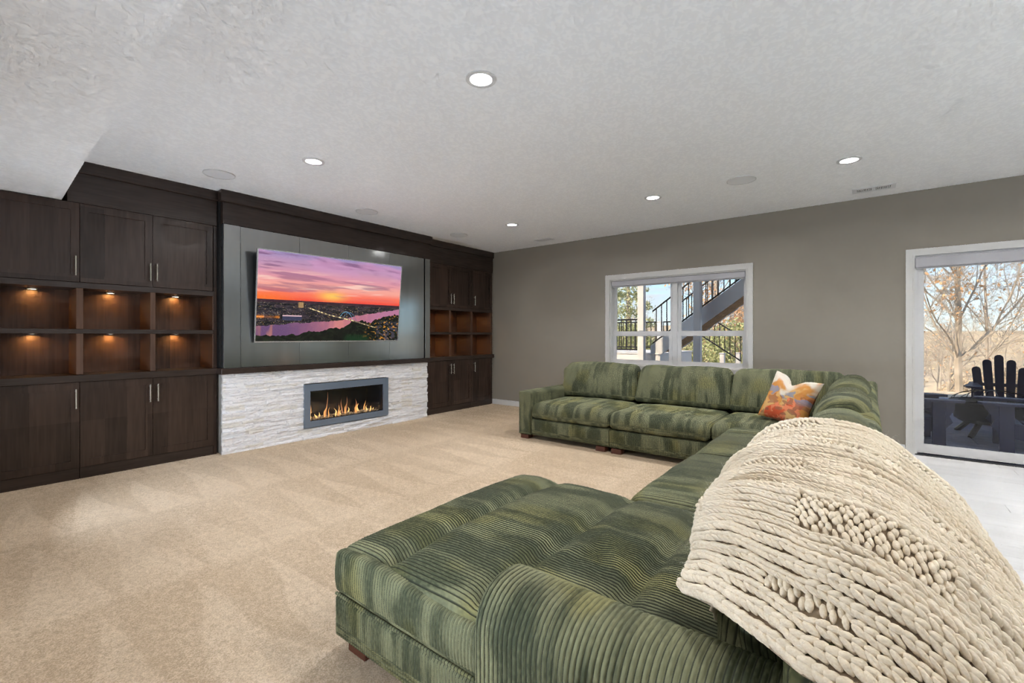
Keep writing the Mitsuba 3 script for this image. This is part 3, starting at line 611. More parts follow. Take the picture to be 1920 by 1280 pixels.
# far run along the window wall -------------------------------------
YF, YB = 4.400, 5.150
RIB = .0137
for i, (a, b) in enumerate(((-3.143, -2.142), (-2.138, -1.134))):
    piece('seat_cushion', loft('x', a, b, rrect(YF - .02, YB + .12, .257, .425, (.04, .03, .05, .085)), .055, RIB, .0016, 5,
                               puff_mod(a, b, YF, YB + .1, .034, (YF + .40,), .008), 3 + i, .007))
piece('seat_cushion', loft('x', -1.130, -.24, rrect(YF + .01, YB + .12, .257, .425, (.04, .03, .05, .075)), .055, RIB, .0016, 5, puff_mod(-1.13, -.24, YF, YB + .1, .034, (), .0), 9, .007))
def lean(z0, k, w0, w1, bulge, sag=.0):
    def mod(W, d, z, N):
        a = np.clip(1 - np.abs((W - (w0 + w1) / 2) / ((w1 - w0) / 2)) ** 3, 0, 1); t = np.clip((z - z0) / .45, 0, 1)
        d2 = d + (z - z0) * k + N[None, :, 0] * bulge * a ** .7 * np.sin(np.pi * np.clip(t, 0, 1)) ** .8
        z2 = z + np.clip(N[None, :, 1], 0, 1) * (.020 * a ** .8 - sag * np.exp(-((W - (w0 + w1) / 2 + .1) / .16) ** 2))
        return W + (W - (w0 + w1) / 2) * (-.10) * t, d2, z2
    return mod
for i, (a, b) in enumerate(((-3.235, -2.165), (-2.205, -1.10), (-1.165, -.10))):
    piece('back_cushion', loft('x', a, b, rrect(YB, YB + .25, .448, .868, (.05, .05, .10, .075)), .075, RIB, .0016, 5, lean(.448, .30, a, b, .045, .012 if i == 1 else .0), 20 + i, .009, 4.5))
for i, (a, b) in enumerate(((-3.143, -2.142), (-2.138, -1.00))):
    piece('base', loft('x', a, b, rrect(YF, YB + .2, .05, .252, (.012, .01, .01, .012), 40), .012, RIB, .0015, 5, None, 30 + i, .002))
piece('back_frame', loft('x', -3.32, .085, rrect(YB + .25, YB + .47, .05, .80, (.02, .02, .06, .06), 40), .04, RIB, .0015, 3, None, 35, .004))
piece('arm', loft('y', YF + .0, YB + .46, rrect(-3.322, -3.148, .05, .572, (.015, .015, .045, .045), 52), .02, RIB, .0015, 4, None, 36, .003))
piece('arm_panel', loft('x', -3.320, -3.150, rrect(YF - .010, YF + .012, .052, .568, (.008, .008, .008, .008), 60), .010, RIB, .0012, 6, None, 37, .0015))
# run along the right, facing the media wall -------------------------
XF2, XB2 = -.965, -.285
for i, (a, b) in enumerate(((3.300, 4.392), (2.208, 3.296))):
    piece('seat_cushion', loft('y', a, b, rrect(XF2 - .02, XB2 + .12, .257, .418, (.04, .03, .05, .085)), .065, RIB, .0017, 5 + i, puff_mod(a, b, XF2, XB2 + .1, .040, (-.575,), .020), 40 + i, .008))
    piece('base', loft('y', a, b, rrect(XF2, XB2 + .2, .05, .252, (.012, .01, .01, .012), 40), .012, RIB, .0015, 4, None, 44 + i, .002))
piece('base', loft('x', XF2, XB2 + .2, rrect(4.396, YB + .24, .05, .252, (.012, .01, .01, .012), 40), .012, RIB, .0015, 3, None, 47, .002))
for i, (a, b) in enumerate(((4.33, 5.46), (3.285, 4.345), (2.19, 3.295), (1.085, 2.20))):
    piece('back_cushion', loft('y', a, b, rrect(XB2, XB2 + .22, .448, (.855, .84, .815, .795)[i], (.05, .05, .10, .085)), .08, RIB, .0017, 5, lean(.448, .20, a, b, .045), 50 + i, .016, 7.0))
for i, (a, b) in enumerate(((4.40, 5.62), (3.30, 4.396), (2.205, 3.296), (.855, 2.20))):
    piece('back_frame', loft('y', a, b, rrect(-.11, .072, .05, (.79, .785, .77, .75)[i], (.02, .02, .075, .06), 44), .035, RIB, .0015, 4, None, 55 + i, .006))
piece('back_cushion_end', loft('x', XB2 + .045, XB2 + .20, rrect(1.070, 1.10, .47, .80, (.012, .012, .02, .02), 44), .03, RIB, .0018, 7,
                               lambda W, d, z, N: (W + (z - .448) * .20 + .010 * np.sin(z * 38), d - .022 * np.sin(np.pi * np.clip((z - .46) / .36, 0, 1)) * np.clip(-N[None, :, 0], 0, 1), z), 65, .012, 9.0))
# chaise -------------------------------------------------------------
CX0, CX1, CY0, CY1 = -1.650, -.16, .985, 2.200
def chaise_mod(W, d, z, N):
    m = puff_mod(CY0, CY1, CX0, CX1 + .1, .060, (-1.365, -.925, -.575), .048, creases=((1.22, -.90, 1.62, -.78, .006, .030), (1.72, -.93, 1.45, -.74, -.005, .035), (1.25, -.55, 1.7, -.84, .006, .028)))
    return m(W, d, z, N)
piece('chaise_cushion', loft('y', CY0 + .004, CY1, rrect(CX0, CX1, .236, .405, (.03, .03, .04, .055), 130), .045, RIB, .0018, 7, chaise_mod, 60, .009, 6.0))
piece('chaise_side_panel', loft('x', CX0 + .012, -.80, rrect(CY0 - .014, CY0 + .03, .238, .398, (.02, .02, .012, .014), 48), .028, RIB, .0018, 7,
                                lambda W, d, z, N: (W, d - .010 * np.sin(np.pi * np.clip((z - .238) / .16, 0, 1)) * np.clip(-N[None, :, 0], 0, 1), z + np.where(z > .32, .014 * np.sin((W - CX0) * 7.2) * np.clip((z - .32) / .07, 0, 1), 0)), 61, .004))
piece('chaise_base', loft('x', CX0 - .008, XB2 + .1, rrect(CY0 - .004, CY1, .05, .230, (.014, .012, .012, .016), 60), .020, RIB, .0018, 7, None, 62, .002))
piece('welt', loft('x', CX0 + .012, -.80, rrect(CY0 - .015, CY0 - .003, .226, .238, (.005,) * 4, 16), .004, RIB, .0, 2, None, 63, .0))
# near arm -----------------------------------------------------------
AY0, AY1 = .838, 1.068
def arm_mod(W, d, z, N):
    return W, d, z + np.clip(N[None, :, 1], 0, 1) * .006
piece('arm', loft('x', -.782, .070, rrect(AY0, AY1, .05, .598, (.02, .02, .085, .105), 110), .022, .0139, .0022, 8, arm_mod, 64, .004))
for x, y in ((-3.25, YF + .06), (-2.24, YF + .05), (-2.06, YF + .05), (-1.16, YF + .06), (CX0 + .10, CY0 + .075), (CX0 + .10, CY1 - .1), (-.88, CY0 + .1), (-.86, 2.32), (-.86, 3.18), (-.86, 3.42), (-3.22, 5.5), (-2.2, 5.5), (-.02, 5.5), (-.02, .95), (-.02, 2.3), (-.02, 3.3)):
    add(SO + '__leg', cbox(x - .055, x + .055, y - .05, y + .05, .0, .052, .004), 'leg_wood'); labels[SO + '__leg'] = {'label': 'short reddish brown wooden foot'}

# throw pillow in the corner ------------------------------------------
def f_pillow(p, n, uv):
    u, v = uv.x, uv.y
    wx = fbm(u * 5 + 1, v * 5, 1.0, 3); wy = fbm(u * 5, v * 5 + 7, 4.0, 3)
    a = fbm(u * 2.2 + wx * 1.6, v * 2.2 + wy * 1.6, 2.0, 2); b = fbm(u * 3.4 - wy, v * 3.4 + wx * 1.5, 6.0, 2)
    c = mix((.66, .40, .16), (.60, .27, .07), smoothstep(.40, .55, a))
    red = smoothstep(.42, .50, b + .10 * smoothstep(.65, .25, v)) * smoothstep(.74, .5, v)
    c = mix(c, mix((.60, .10, .04), (.74, .24, .12), smoothstep(.42, .56, fbm(u * 9 + wy * 3, v * 14 + wx * 2, 5.0, 2))), red)
    c = mix(c, mi.Color3f(.30, .12, .07), smoothstep(.56, .60, fbm(u * 10 + wx * 3, v * 12, 3.0, 2)) * .7 * smoothstep(.75, .55, v))
    c = mix(c, mi.Color3f(.24, .27, .36), smoothstep(.60, .64, fbm(u * 6 + wx * 2, v * 8 + 3, 1.0, 2)) * .8 * smoothstep(.4, .55, v))
    return mix(c, mi.Color3f(.80, .74, .64), smoothstep(.60, .80, v + (wx - .5) * .6 - .22 * smoothstep(.45, .7, u)) * .92)
textured('pillow_print', f_pillow, .85, .2)
def pillow():
    n = 49; g = np.linspace(-1, 1, n); U, V = np.meshgrid(g, g, indexing='ij')
    pin = .10; sx = .235 * (1 - pin * (1 - V ** 2) * np.abs(U) ** 2 * -.0 - .10 * (V ** 2) * 0); 
    X = .235 * U * (1 - .09 * (1 - V ** 2)); Z = .235 * V * (1 - .09 * (1 - U ** 2))
    th = .085 * np.clip((1 - U ** 4) * (1 - V ** 4), 0, 1) ** .55 + .002
    chop = np.exp(-(U / .30) ** 2) * np.clip((V + .1) / 1.1, 0, 1) ** 1.2
    Z = Z - .085 * chop; fold = -.06 * chop
    wr = .004 * (meshkit.fbm(np.stack([U * 4, V * 4, U * 0], -1), 3, 5) - .5)
    F_ = np.stack([X, -(th * (1 - .5 * chop)) + fold + wr, Z], -1); B_ = np.stack([X, th * (1 - .3 * chop) + fold, Z], -1)
    i, j = np.meshgrid(np.arange(n - 1), np.arange(n - 1), indexing='ij'); a = i * n + j
    q = np.stack([a, a + n, a + n + 1, a + 1], -1).reshape(-1, 4); f = np.vstack([q[:, [0, 1, 2]], q[:, [0, 2, 3]]])
    V_ = np.vstack([F_.reshape(-1, 3), B_.reshape(-1, 3)]); f = np.vstack([f, f[:, ::-1] + n * n])
    uv = np.stack([U, V], -1).reshape(-1, 2) * .5 + .5
    return V_, f, np.vstack([uv, uv])
V_, f_, uv_ = pillow()
def rot(axis, deg): return trimesh.transformations.rotation_matrix(math.radians(deg), axis)[:3, :3]
R_ = rot([0, 0, 1], -24) @ rot([0, 1, 0], 12) @ rot([1, 0, 0], -20)
V_ = (V_ * np.array([.90, 1, .97])) @ R_.T + np.array([-.545, 4.77, .655])
add('throw_pillow', (V_, f_), 'pillow_print', smooth=True, uv=uv_); L('throw_pillow', 'square throw pillow with an orange, red and cream abstract print in the sofa corner', 'pillow')

# ------------------------------------------------------------------ chunky knit blanket over the sofa back
from scipy.interpolate import CubicSpline
from scipy.ndimage import map_coordinates
def curve(pts):
    p = np.array(pts); s = np.r_[0, np.cumsum(np.linalg.norm(np.diff(p, axis=0), axis=1))]; return CubicSpline(s / s[-1], p), s[-1]
FARP, LF = curve([(-.325, .575), (-.352, .685), (-.328, .795), (-.245, .870), (-.13, .893), (-.02, .884), (.06, .845), (.125, .785), (.20, .715), (.27, .60), (.32, .45)])
NEAP, LN = curve([(-.322, .575), (-.350, .670), (-.335, .765), (-.23, .836), (-.10, .860), (.0, .862), (.08, .836), (.15, .785), (.23, .70), (.30, .57), (.35, .42)])
SL = (LF + LN) / 2
def ynear(s): return np.interp(s, [0, .12, .25, .42, .6, .8, 1], [1.29, 1.19, 1.03, .845, .76, .70, .66])
def yfar(s): return np.interp(s, [0, .2, .4, 1], [1.96, 2.04, 2.08, 2.10])
G = 260
sg, tg = np.meshgrid(np.linspace(0, 1, G), np.linspace(0, 1, G), indexing='ij')
xz = NEAP(sg) * (1 - tg[..., None]) + FARP(sg) * tg[..., None]
yy = ynear(sg) * (1 - tg) + yfar(sg) * tg
drop = .165 * np.clip((.26 - tg) / .26, 0, 1) ** 2 * np.clip(sg / .2, 0, 1) ** .5
Pg = np.stack([xz[..., 0], yy, xz[..., 1] - drop], -1)
def grid_normals(P):
    a = np.gradient(P, axis=0); b = np.gradient(P, axis=1); n = np.cross(a, b); n /= np.linalg.norm(n, axis=-1, keepdims=True) + 1e-12
    return n if n[G // 2, G // 2, 2] > 0 else -n
Ng = grid_normals(Pg)
ph = tg * 30 + 1.6 * np.sin(sg * 3.0 + 1) + 2.2 * meshkit.fbm(np.stack([tg * 3, sg * 1.2, sg * 0], -1), 2, 3)
fold = ((.017 + .020 * np.clip((.22 - sg) / .22, 0, 1)) * np.sin(ph) * (1 - .75 * np.clip(sg / .55, 0, 1)) + .006 * np.sin(ph * .63 + 1) ) * np.clip((tg - .03) / .12, 0, 1) + .020 * (meshkit.fbm(np.stack([tg * 5, sg * 4, sg * 0 + 2], -1), 3, 8) - .5)
fold = np.maximum(fold, -.004) + .0065 * np.maximum(np.cos(tg * 2 * np.pi * 8.3), -.75) * np.clip(sg / .12, 0, 1)
fold += -.020 * np.clip((.10 - sg) / .10, 0, 1) * 0
Pg = Pg + Ng * (.012 + fold)[..., None]
Ng = grid_normals(Pg)
def on_blanket(s, t, h):
    c = np.stack([np.clip(s, 0, 1) * (G - 1), np.clip(t, 0, 1) * (G - 1)])
    sh = s.shape; c = c.reshape(2, -1)
    P = np.stack([map_coordinates(Pg[..., k], c, order=1, mode='nearest') for k in range(3)], -1)
    N = np.stack([map_coordinates(Ng[..., k], c, order=1, mode='nearest') for k in range(3)], -1)
    return (P + N * h.reshape(-1, 1)).reshape(sh + (3,)), N.reshape(sh + (3,))
WID = 1.22
CWD, RHT = .0225, .0150
ncol, nrow = int(WID / CWD), int(SL / RHT)
sph = trimesh.creation.uv_sphere(radius=1.0, count=[6, 7]); SPV, SPF = np.array(sph.vertices), np.array(sph.faces)   # long axis = z
cols, rws = np.meshgrid(np.arange(ncol), np.arange(nrow), indexing='ij')
cols, rws = cols.ravel(), rws.ravel()
br = np.random.default_rng(5)
# panels: bands of stocking stitch with pockets of garter bumps between them
band = cols % 13; purl = ((band >= 9) & (((rws // 15) + (cols // 13)) % 2 == 0)) | (band == 3) & (((rws // 9 + cols // 13) % 3) == 0)
def ellipsoids(s0, v0, s1, v1, r, hgt, lift):
    """yarn segments between (s0,v0) and (s1,v1) in metres on the blanket"""
    n = len(s0); ax = np.stack([s1 - s0, v1 - v0], -1); ln = np.linalg.norm(ax, axis=1, keepdims=True); u = ax / ln; w = np.stack([-u[:, 1], u[:, 0]], -1)
    z = SPV[:, 2]; rad = np.abs(np.hypot(SPV[:, 0], SPV[:, 1])) ** .85
    ang = np.arctan2(SPV[:, 1], SPV[:, 0]); lx, ly = rad * np.cos(ang), rad * np.sin(ang)
    ctr = np.stack([(s0 + s1) / 2, (v0 + v1) / 2], -1)
    q = ctr[:, None] + u[:, None] * (z[None, :, None] * ln[:, None] * .5) + w[:, None] * (lx[None, :, None] * r[:, None, None])
    h = lift[:, None] + ly[None] * hgt[:, None] - .30 * hgt[:, None] * z[None] * 1.0
    P, _ = on_blanket(q[..., 0] / SL, q[..., 1] / WID, h)
    f = (SPF[None] + (np.arange(n) * len(SPV))[:, None, None]).reshape(-1, 3)
    return P.reshape(-1, 3), f
ks = ~purl
j1 = lambda n, a: br.normal(0, a, n)
c0, r0 = cols[ks], rws[ks]; n = len(c0)
vc = (c0 + .5) * CWD + j1(n, .0006) + .002 * np.sin(r0 * .7 + c0); sc = r0 * RHT
parts = []
for sgn in (-1, 1):
    parts.append(ellipsoids(sc - .22 * RHT, vc + sgn * .05 * CWD, sc + 1.22 * RHT + j1(n, .0008), vc + sgn * (.36 * CWD) + j1(n, .0009), .0056 + j1(n, .0003), .0072 + j1(n, .0005), np.full(n, .005) + j1(n, .0006)))
c0, r0 = cols[purl], rws[purl]; n = len(c0)
for hlf in (0, 1):
    off = hlf * .5; vc = (c0 + .5 + off) * CWD + j1(n, .0012); sc = (r0 + .25 + .5 * hlf) * RHT + j1(n, .0010)
    parts.append(ellipsoids(sc + j1(n, .002), vc - .46 * CWD, sc + j1(n, .002), vc + .46 * CWD, .0055 + j1(n, .0004), .0068 + j1(n, .0006), np.full(n, .0010) + j1(n, .0012)))
# thick rolled selvedge along the hem on the seat side and along the near edge
m = int(WID / .019); vv = np.arange(m) * .019
parts.append(ellipsoids(np.full(m, -.002) + j1(m, .003) + .0 * vv, vv - .005, np.full(m, .006) + j1(m, .003), vv + .026, np.full(m, .009), np.full(m, .010), np.full(m, .004)))
BL = 'knit_blanket'; L(BL, 'chunky cream knitted wool throw blanket draped over the back of the sofa', 'blanket')
add(BL + '__stitches', join([(a, b) for a, b in parts]), 'wool_yarn', smooth=True); labels[BL + '__stitches'] = {'label': 'rows of thick cream knit stitches', 'kind': 'stuff'}
i, j = np.meshgrid(np.arange(0, G - 2, 2), np.arange(0, G - 2, 2), indexing='ij'); idx = lambda a, b: a * G + b
q = np.stack([idx(i, j), idx(i + 2, j), idx(i + 2, j + 2), idx(i, j + 2)], -1).reshape(-1, 4)
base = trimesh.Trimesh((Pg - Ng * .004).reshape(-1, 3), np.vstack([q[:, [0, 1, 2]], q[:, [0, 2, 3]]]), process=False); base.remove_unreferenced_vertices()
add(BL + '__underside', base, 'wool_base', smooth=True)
nf = 2600
fs, ft = br.uniform(0, 1, nf) ** 1.2, br.uniform(0, 1, nf)
P0, N0 = on_blanket(fs, ft, np.full(nf, .012))
dirs = N0 * br.uniform(.3, 1, (nf, 1)) + br.normal(0, .55, (nf, 3)); dirs /= np.linalg.norm(dirs, axis=1, keepdims=True)
ln_ = br.uniform(.008, .024, (nf, 1)); side = np.cross(dirs, br.normal(0, 1, (nf, 3))); side /= np.linalg.norm(side, axis=1, keepdims=True); bend = br.normal(0, .004, (nf, 3))
hw = .00016
Vh = np.stack([P0 - side * hw, P0 + side * hw, P0 + dirs * ln_ * .55 + bend - side * hw, P0 + dirs * ln_ * .55 + bend + side * hw, P0 + dirs * ln_ + bend * 2.6], 1).reshape(-1, 3)
o = (np.arange(nf) * 5)[:, None]
Fh = np.vstack([o + [0, 1, 3], o + [0, 3, 2], o + [2, 3, 4]])
add(BL + '__fuzz', (Vh, Fh), 'wool_fuzz'); labels[BL + '__fuzz'] = {'label': 'fine loose wool fibres', 'kind': 'stuff'}
# ragged yarn tassels at the seat-side hem
for i, t in enumerate((.03, .06, .09, .13, .17, .24, .31)):
    p0, n0 = on_blanket(np.array([.0]), np.array([t]), np.array([.004])); p0 = p0[0]
    tt = np.linspace(0, 1, 9)[:, None]; g = np.random.default_rng(80 + i)
    pts = p0 + np.array([-.014, -.008 + .006 * (i % 3), -.080 - .030 * (i % 2)]) * tt + np.stack([.008 * np.sin(tt[:, 0] * 5 + i), .010 * np.sin(tt[:, 0] * 4 + 2 * i), 0 * tt[:, 0]], 1)
    rr = .0135 * (1 - .35 * np.abs(tt[:, 0] - .45) * 2) * (1 + .15 * np.sin(tt[:, 0] * 20))
    add(BL + '__tassel', tube(pts, rr, 8), 'wool_yarn', smooth=True)

# ------------------------------------------------------------------ outdoors
GZ = -.07                                          # patio level
def f_ground(p, n, uv):
    a = fbm(p.x * .35, p.y * .35, 0, 3); b = fbm(p.x * 6, p.y * 6, 0, 3)
    return mix(mix((.36, .31, .235), (.50, .45, .36), b), mi.Color3f(.32, .26, .16), smoothstep(.5, .75, a) * .6) * (1 - .30 * smoothstep(50, 70, p.y))
textured('dry_ground', f_ground, .95, .1)
gx, gy = np.linspace(-80, 90, 90), np.r_[6.5, np.linspace(7, 30, 40), np.linspace(32, 160, 44)]
GX, GY = np.meshgrid(gx, gy, indexing='ij')
def ground_z(x, y):
    dn = np.clip((y - 13.5) / 24, 0, 1); hill = np.clip((y - 55) / 90, 0, 1)
    return GZ - .05 - 2.6 * dn * dn * (3 - 2 * dn) * np.clip((x + 14) / 14, .15, 1) + hill * 5.0 + .25 * (meshkit.fbm(np.stack([x * .15, y * .15, 0 * x], -1), 3, 2) - .5) * np.clip((y - 14) / 4, 0, 1)
i, j = np.meshgrid(np.arange(len(gx) - 1), np.arange(len(gy) - 1), indexing='ij'); a = i * len(gy) + j
q = np.stack([a, a + len(gy), a + len(gy) + 1, a + 1], -1).reshape(-1, 4)
add('ground', (np.stack([GX, GY, ground_z(GX, GY)], -1).reshape(-1, 3), np.vstack([q[:, [0, 1, 2]], q[:, [0, 2, 3]]])), 'dry_ground', smooth=True); ST('ground', 'dry grass slope falling away beyond the patio')
plain('paver_a', (.20, .21, .25), .7, .3); plain('paver_b', (.24, .245, .285), .7, .3); plain('paver_joint', (.08, .08, .09), .9, .1)
textured('paver_a', lambda p, n, uv: mix((.13, .15, .22), (.22, .245, .33), fbm(p.x * 5, p.y * 22, 1, 3)), .65, .35, lambda p, n, uv: fbm(p.x * 14, p.y * 50, 0, 3), .006)
textured('paver_b', lambda p, n, uv: mix((.16, .18, .25), (.25, .275, .36), fbm(p.x * 6, p.y * 20, 4, 3)), .65, .35, lambda p, n, uv: fbm(p.x * 14, p.y * 50, 3, 3), .006)
add('patio', cbox(-3.4, 6.0, YW + .21, 13.2, GZ - .25, GZ - .035), 'paver_joint'); ST('patio', 'grey stone paver patio outside the glass door')
y = YW + .215; r = 0
while y < 13.1:
    x = -3.4 + (r % 3) * .31 - .3
    while x < 5.95:
        w = (.92, .61, .77)[int(RNG.integers(3))]; xa, xb = max(x, -3.39), min(x + w, 5.98)
        if xb - xa > .08: add('patio__paver', cbox(xa + .005, xb - .005, y + .005, y + .605, GZ - .036, GZ + RNG.uniform(-.002, .002), .006), ('paver_a', 'paver_b')[int(RNG.integers(2))])
        x += w
    y += .61; r += 1
# deck overhead, its posts, and the stair
plain('post_white', (.74, .745, .76), .5, .3); plain('stringer_paint', (.66, .68, .71), .55, .3)
textured('tread_wood', lambda p, n, uv: mix((.26, .15, .075), (.40, .25, .13), fbm(p.x * 4, p.y * 20, p.z * 30, 2)), .7, .2)
plain('black_iron', (.007, .007, .009), .4, .4)
k = 'upper_deck'; L(k, 'upper wooden deck above the patio, outside the frame', 'deck')
add(k + '__deck_board', cbox(-2.6, 6.2, YW + .23, 10.15, 2.98, 3.02), 'tread_wood'); add(k + '__rim_beam', cbox(-2.6, 6.2, 9.95, 10.15, 2.72, 2.98), 'post_white')
for lab, xa in (('white square deck post at the left in the window view', -4.055), ('white square deck post in the middle of the right window pane', -2.822)):
    k = num('deck_post'); L(k, lab, 'post')
    scene[k + '__post'] = mikit.ply(cbox(xa - .072, xa + .072, 9.95, 10.095, GZ - .05, 2.72, .006), 'post_white')
    scene[k + '__base_trim'] = mikit.ply(cbox(xa - .09, xa + .09, 9.93, 10.115, GZ - .05, .12, .006), 'post_white')
SS = .735                                          # stair slope
ZB = lambda x: .82 + SS * (x + 3.66)               # lower edge of the stringer
ST0, ST1 = 10.22, 11.15
k = 'staircase'; L(k, 'white staircase with brown treads rising to the right outside the window', 'stairs')
for y in (ST0, ST1):
    poly = Polygon([(-3.92, .80), (-3.66, .82), (.6, ZB(.6)), (.6, ZB(.6) + .36), (-3.92, 1.00)])
    add(k + '__stringer', xz_plate(poly, y, y + .05), 'stringer_paint')
xs = np.arange(-3.60, .5, .255)
for x in xs: add(k + '__tread', cbox(x - .02, x + .275, ST0 + .052, ST1 - .002, ZB(x) + .245, ZB(x) + .285, .003), 'tread_wood')
for j_ in range(5):
    ya = ST0 + .06 + j_ * .172
    poly = Polygon([(-3.62, ZB(-3.62) + .01), (.5, ZB(.5) + .01), (.5, ZB(.5) + .035), (-3.62, ZB(-3.62) + .035)]); add(k + '__underside_slat', xz_plate(poly, ya, ya + .150), 'tread_wood')
def railing(lab, pts_b, height, y, n, rev=False, posts=()):
    """straight sloped or level railing from pts_b[0] to pts_b[1] (x,z of the bottom rail)"""
    k = num('railing'); L(k, lab, 'railing')
    (xa, za), (xb, zb) = pts_b
    for nm, h in (('bottom_rail', 0), ('top_rail', height)):
        poly = Polygon([(xa, za + h - .016), (xb, zb + h - .016), (xb, zb + h + .016), (xa, za + h + .016)]); scene[f'{k}__{nm}'] = mikit.ply(xz_plate(poly, y - .016, y + .016), 'black_iron')
    for t in np.linspace(.02, .98, n):
        x = xa + (xb - xa) * t; z = za + (zb - za) * t; add(k + '__baluster', cbox(x - .0085, x + .0085, y - .0085, y + .0085, z, z + height), 'black_iron')
railing('black iron railing sloping up along the near side of the staircase', ((-3.88, 1.06), (.5, 1.06 + .735 * 4.38)), .735, ST0 + .02, 36)
railing('black iron railing along the far side of the staircase', ((-3.60, 1.26), (.5, 1.26 + .735 * 4.1)), .735, ST1 + .02, 34)
# landing at the lower left
k = 'stair_landing'; L(k, 'white boxed stair landing at the left foot of the staircase', 'landing')
add(k + '__skirt', cbox(-6.6, -3.70, 10.22, 12.6, GZ - .3, .80), 'post_white'); add(k + '__deck_board', cbox(-6.62, -3.68, 10.20, 12.62, .802, .835, .004), 'post_white')
railing('black iron railing along the front of the stair landing', ((-6.5, .905), (-4.12, .905)), .71, 10.25, 20)
railing('black iron railing behind the stair landing', ((-6.5, .905), (-3.9, .905)), .71, 12.5, 22)
railing('black iron railing of the short flight going down to the right', ((-3.55, 1.36), (-2.42, .60)), .60, 12.3, 10)
for lab, px, yv in (('white newel post on the landing behind the railing', -4.35, 12.0), ('white newel post at the foot of the lower flight, left of the pair', -2.86, 12.3), ('white newel post at the foot of the lower flight, right of the pair', -2.62, 12.9)):
    k = num('newel_post'); L(k, lab, 'post'); zt = 1.62 if px < -4 else .80
    zb = .835 if px < -4 else GZ - .2
    scene[k + '__post'] = mikit.ply(cbox(px - .055, px + .055, yv - .055, yv + .055, zb, zt - .03, .005), 'post_white'); scene[k + '__cap'] = mikit.ply(cbox(px - .07, px + .07, yv - .07, yv + .07, zt - .03, zt, .008), 'post_white')
# adirondack chairs and the fire pit
plain('navy_resin', (.014, .018, .055), .45, .4)
def adirondack(loc, deg, lab):
    """local frame: front = +x, width along y, origin on the ground under the middle of the seat"""
    k = num('adirondack_chair'); L(k, lab, 'chair')
    R = rot([0, 0, 1], deg); place = lambda m: trimesh.Trimesh(np.asarray(m.vertices) @ R.T + np.array(loc), m.faces, process=False)
    P = lambda nm, m: add(f'{k}__{nm}', place(m), 'navy_resin')
    for s in (-1, 1):
        P('front_leg', cbox(.32, .44, s * .30 - .018, s * .30 + .018, 0, .53, .004))
        bracket = Polygon([(.44, .53), (.52, .53), (.515, .44), (.47, .36), (.50, .29), (.44, .22)]); P('arm_bracket', xz_plate(bracket, s * .30 - .016, s * .30 + .016))
        rail = Polygon([(.46, .36), (.46, .22), (.36, .17), (-.55, .0), (-.66, .0), (-.62, .07), (.30, .33)]); P('side_rail', xz_plate(rail, s * .255 - .014, s * .255 + .014))
        armp = Polygon([(.58, s * .24), (.60, s * .31), (.57, s * .39), (.40, s * .415), (.10, s * .36), (-.42, s * .315), (-.42, s * .25), (.10, s * .25), (.38, s * .23)]).buffer(.01).buffer(0)
        P('armrest', prism(armp, .532, .556))
        P('rear_support', cbox(-.40, -.35, s * .29 - .018, s * .29 + .018, .10, .532, .004))
    for i in range(6):
        t = i / 5; x = .42 - t * .62; z = .365 - t * .125 - .03 * math.sin(math.pi * t)
        m = cbox(-.046, .046, -.285, .285, -.011, .011, .004); m.apply_transform(trimesh.transformations.rotation_matrix(math.radians(-11), [0, 1, 0])); m.apply_translation((x, 0, z)); P('seat_slat', m)
    hs_ = (.60, .72, .80, .72, .60)
    for i, hh in enumerate(hs_):
        a = (i - 2) * .040; w = .051
        sl = Polygon([(-w * .84, 0), (w * .84, 0), (w, hh * .6)] + [(w * math.cos(q_), hh - .05 + .05 * math.sin(q_)) for q_ in np.linspace(0, math.pi, 8)] + [(-w, hh * .6)])
        m = trimesh.creation.extrude_polygon(sl, .020, engine='earcut'); v = m.vertices.copy(); m.vertices = np.stack([v[:, 2], v[:, 0], v[:, 1]], 1)
        m.apply_transform(trimesh.transformations.rotation_matrix(-a, [1, 0, 0])); m.apply_transform(trimesh.transformations.rotation_matrix(math.radians(-18), [0, 1, 0])); m.apply_translation((-.19, (i - 2) * .105, .235)); P('back_slat', m)
    P('back_brace', cbox(-.44, -.40, -.33, .33, .50, .55, .004)); P('back_brace', cbox(-.30, -.26, -.26, .26, .26, .31, .004))
adirondack((1.62, 10.0, GZ), -95, 'navy adirondack chair facing the house behind the fire pit')
adirondack((.26, 7.58, GZ), 8, 'navy adirondack chair at the left edge of the door glass, turned to the fire pit')
adirondack((1.63, 7.62, GZ), 176, 'navy adirondack chair at the right edge of the door glass, seen from its side')
adirondack((-.10, 8.75, GZ), -12, 'navy adirondack chair behind the leftmost one, only its armrest showing')
k = 'fire_pit'; L(k, 'round black fire pit bowl with a mesh spark screen on the patio', 'fire pit')
pc = np.array([1.30, 8.50, GZ])
prof = np.array([[.0, .17], [.30, .17], [.37, .22], [.395, .40], [.42, .43], [.42, .445], [.37, .445], [.355, .40], [.33, .23], [.0, .20]])
m = trimesh.creation.revolve(prof, sections=40); m.apply_translation(pc); add(k + '__bowl', m, 'black_iron', smooth=30)
for a in np.arange(4) * np.pi / 2 + .9:
    c, s = math.cos(a), math.sin(a)
    m = cyl(pc + [.22 * c, .22 * s, .20], pc + [.40 * c, .40 * s, .0], .032, 8); add(k + '__leg', m, 'black_iron')
q = np.linspace(0, np.pi, 24)
for a in np.linspace(0, np.pi, 7)[:-1]:
    pts = np.stack([.40 * np.cos(q) * math.cos(a), .40 * np.cos(q) * math.sin(a), .445 + .15 * np.sin(q)], 1) + pc; add(k + '__screen_wire', tube(pts, .004, 5), 'black_iron', smooth=True)
q2 = np.linspace(0, 2 * np.pi, 40); add(k + '__screen_ring', tube(np.stack([.41 * np.cos(q2), .41 * np.sin(q2), 0 * q2 + .45], 1) + pc, .007, 6), 'black_iron', smooth=True)
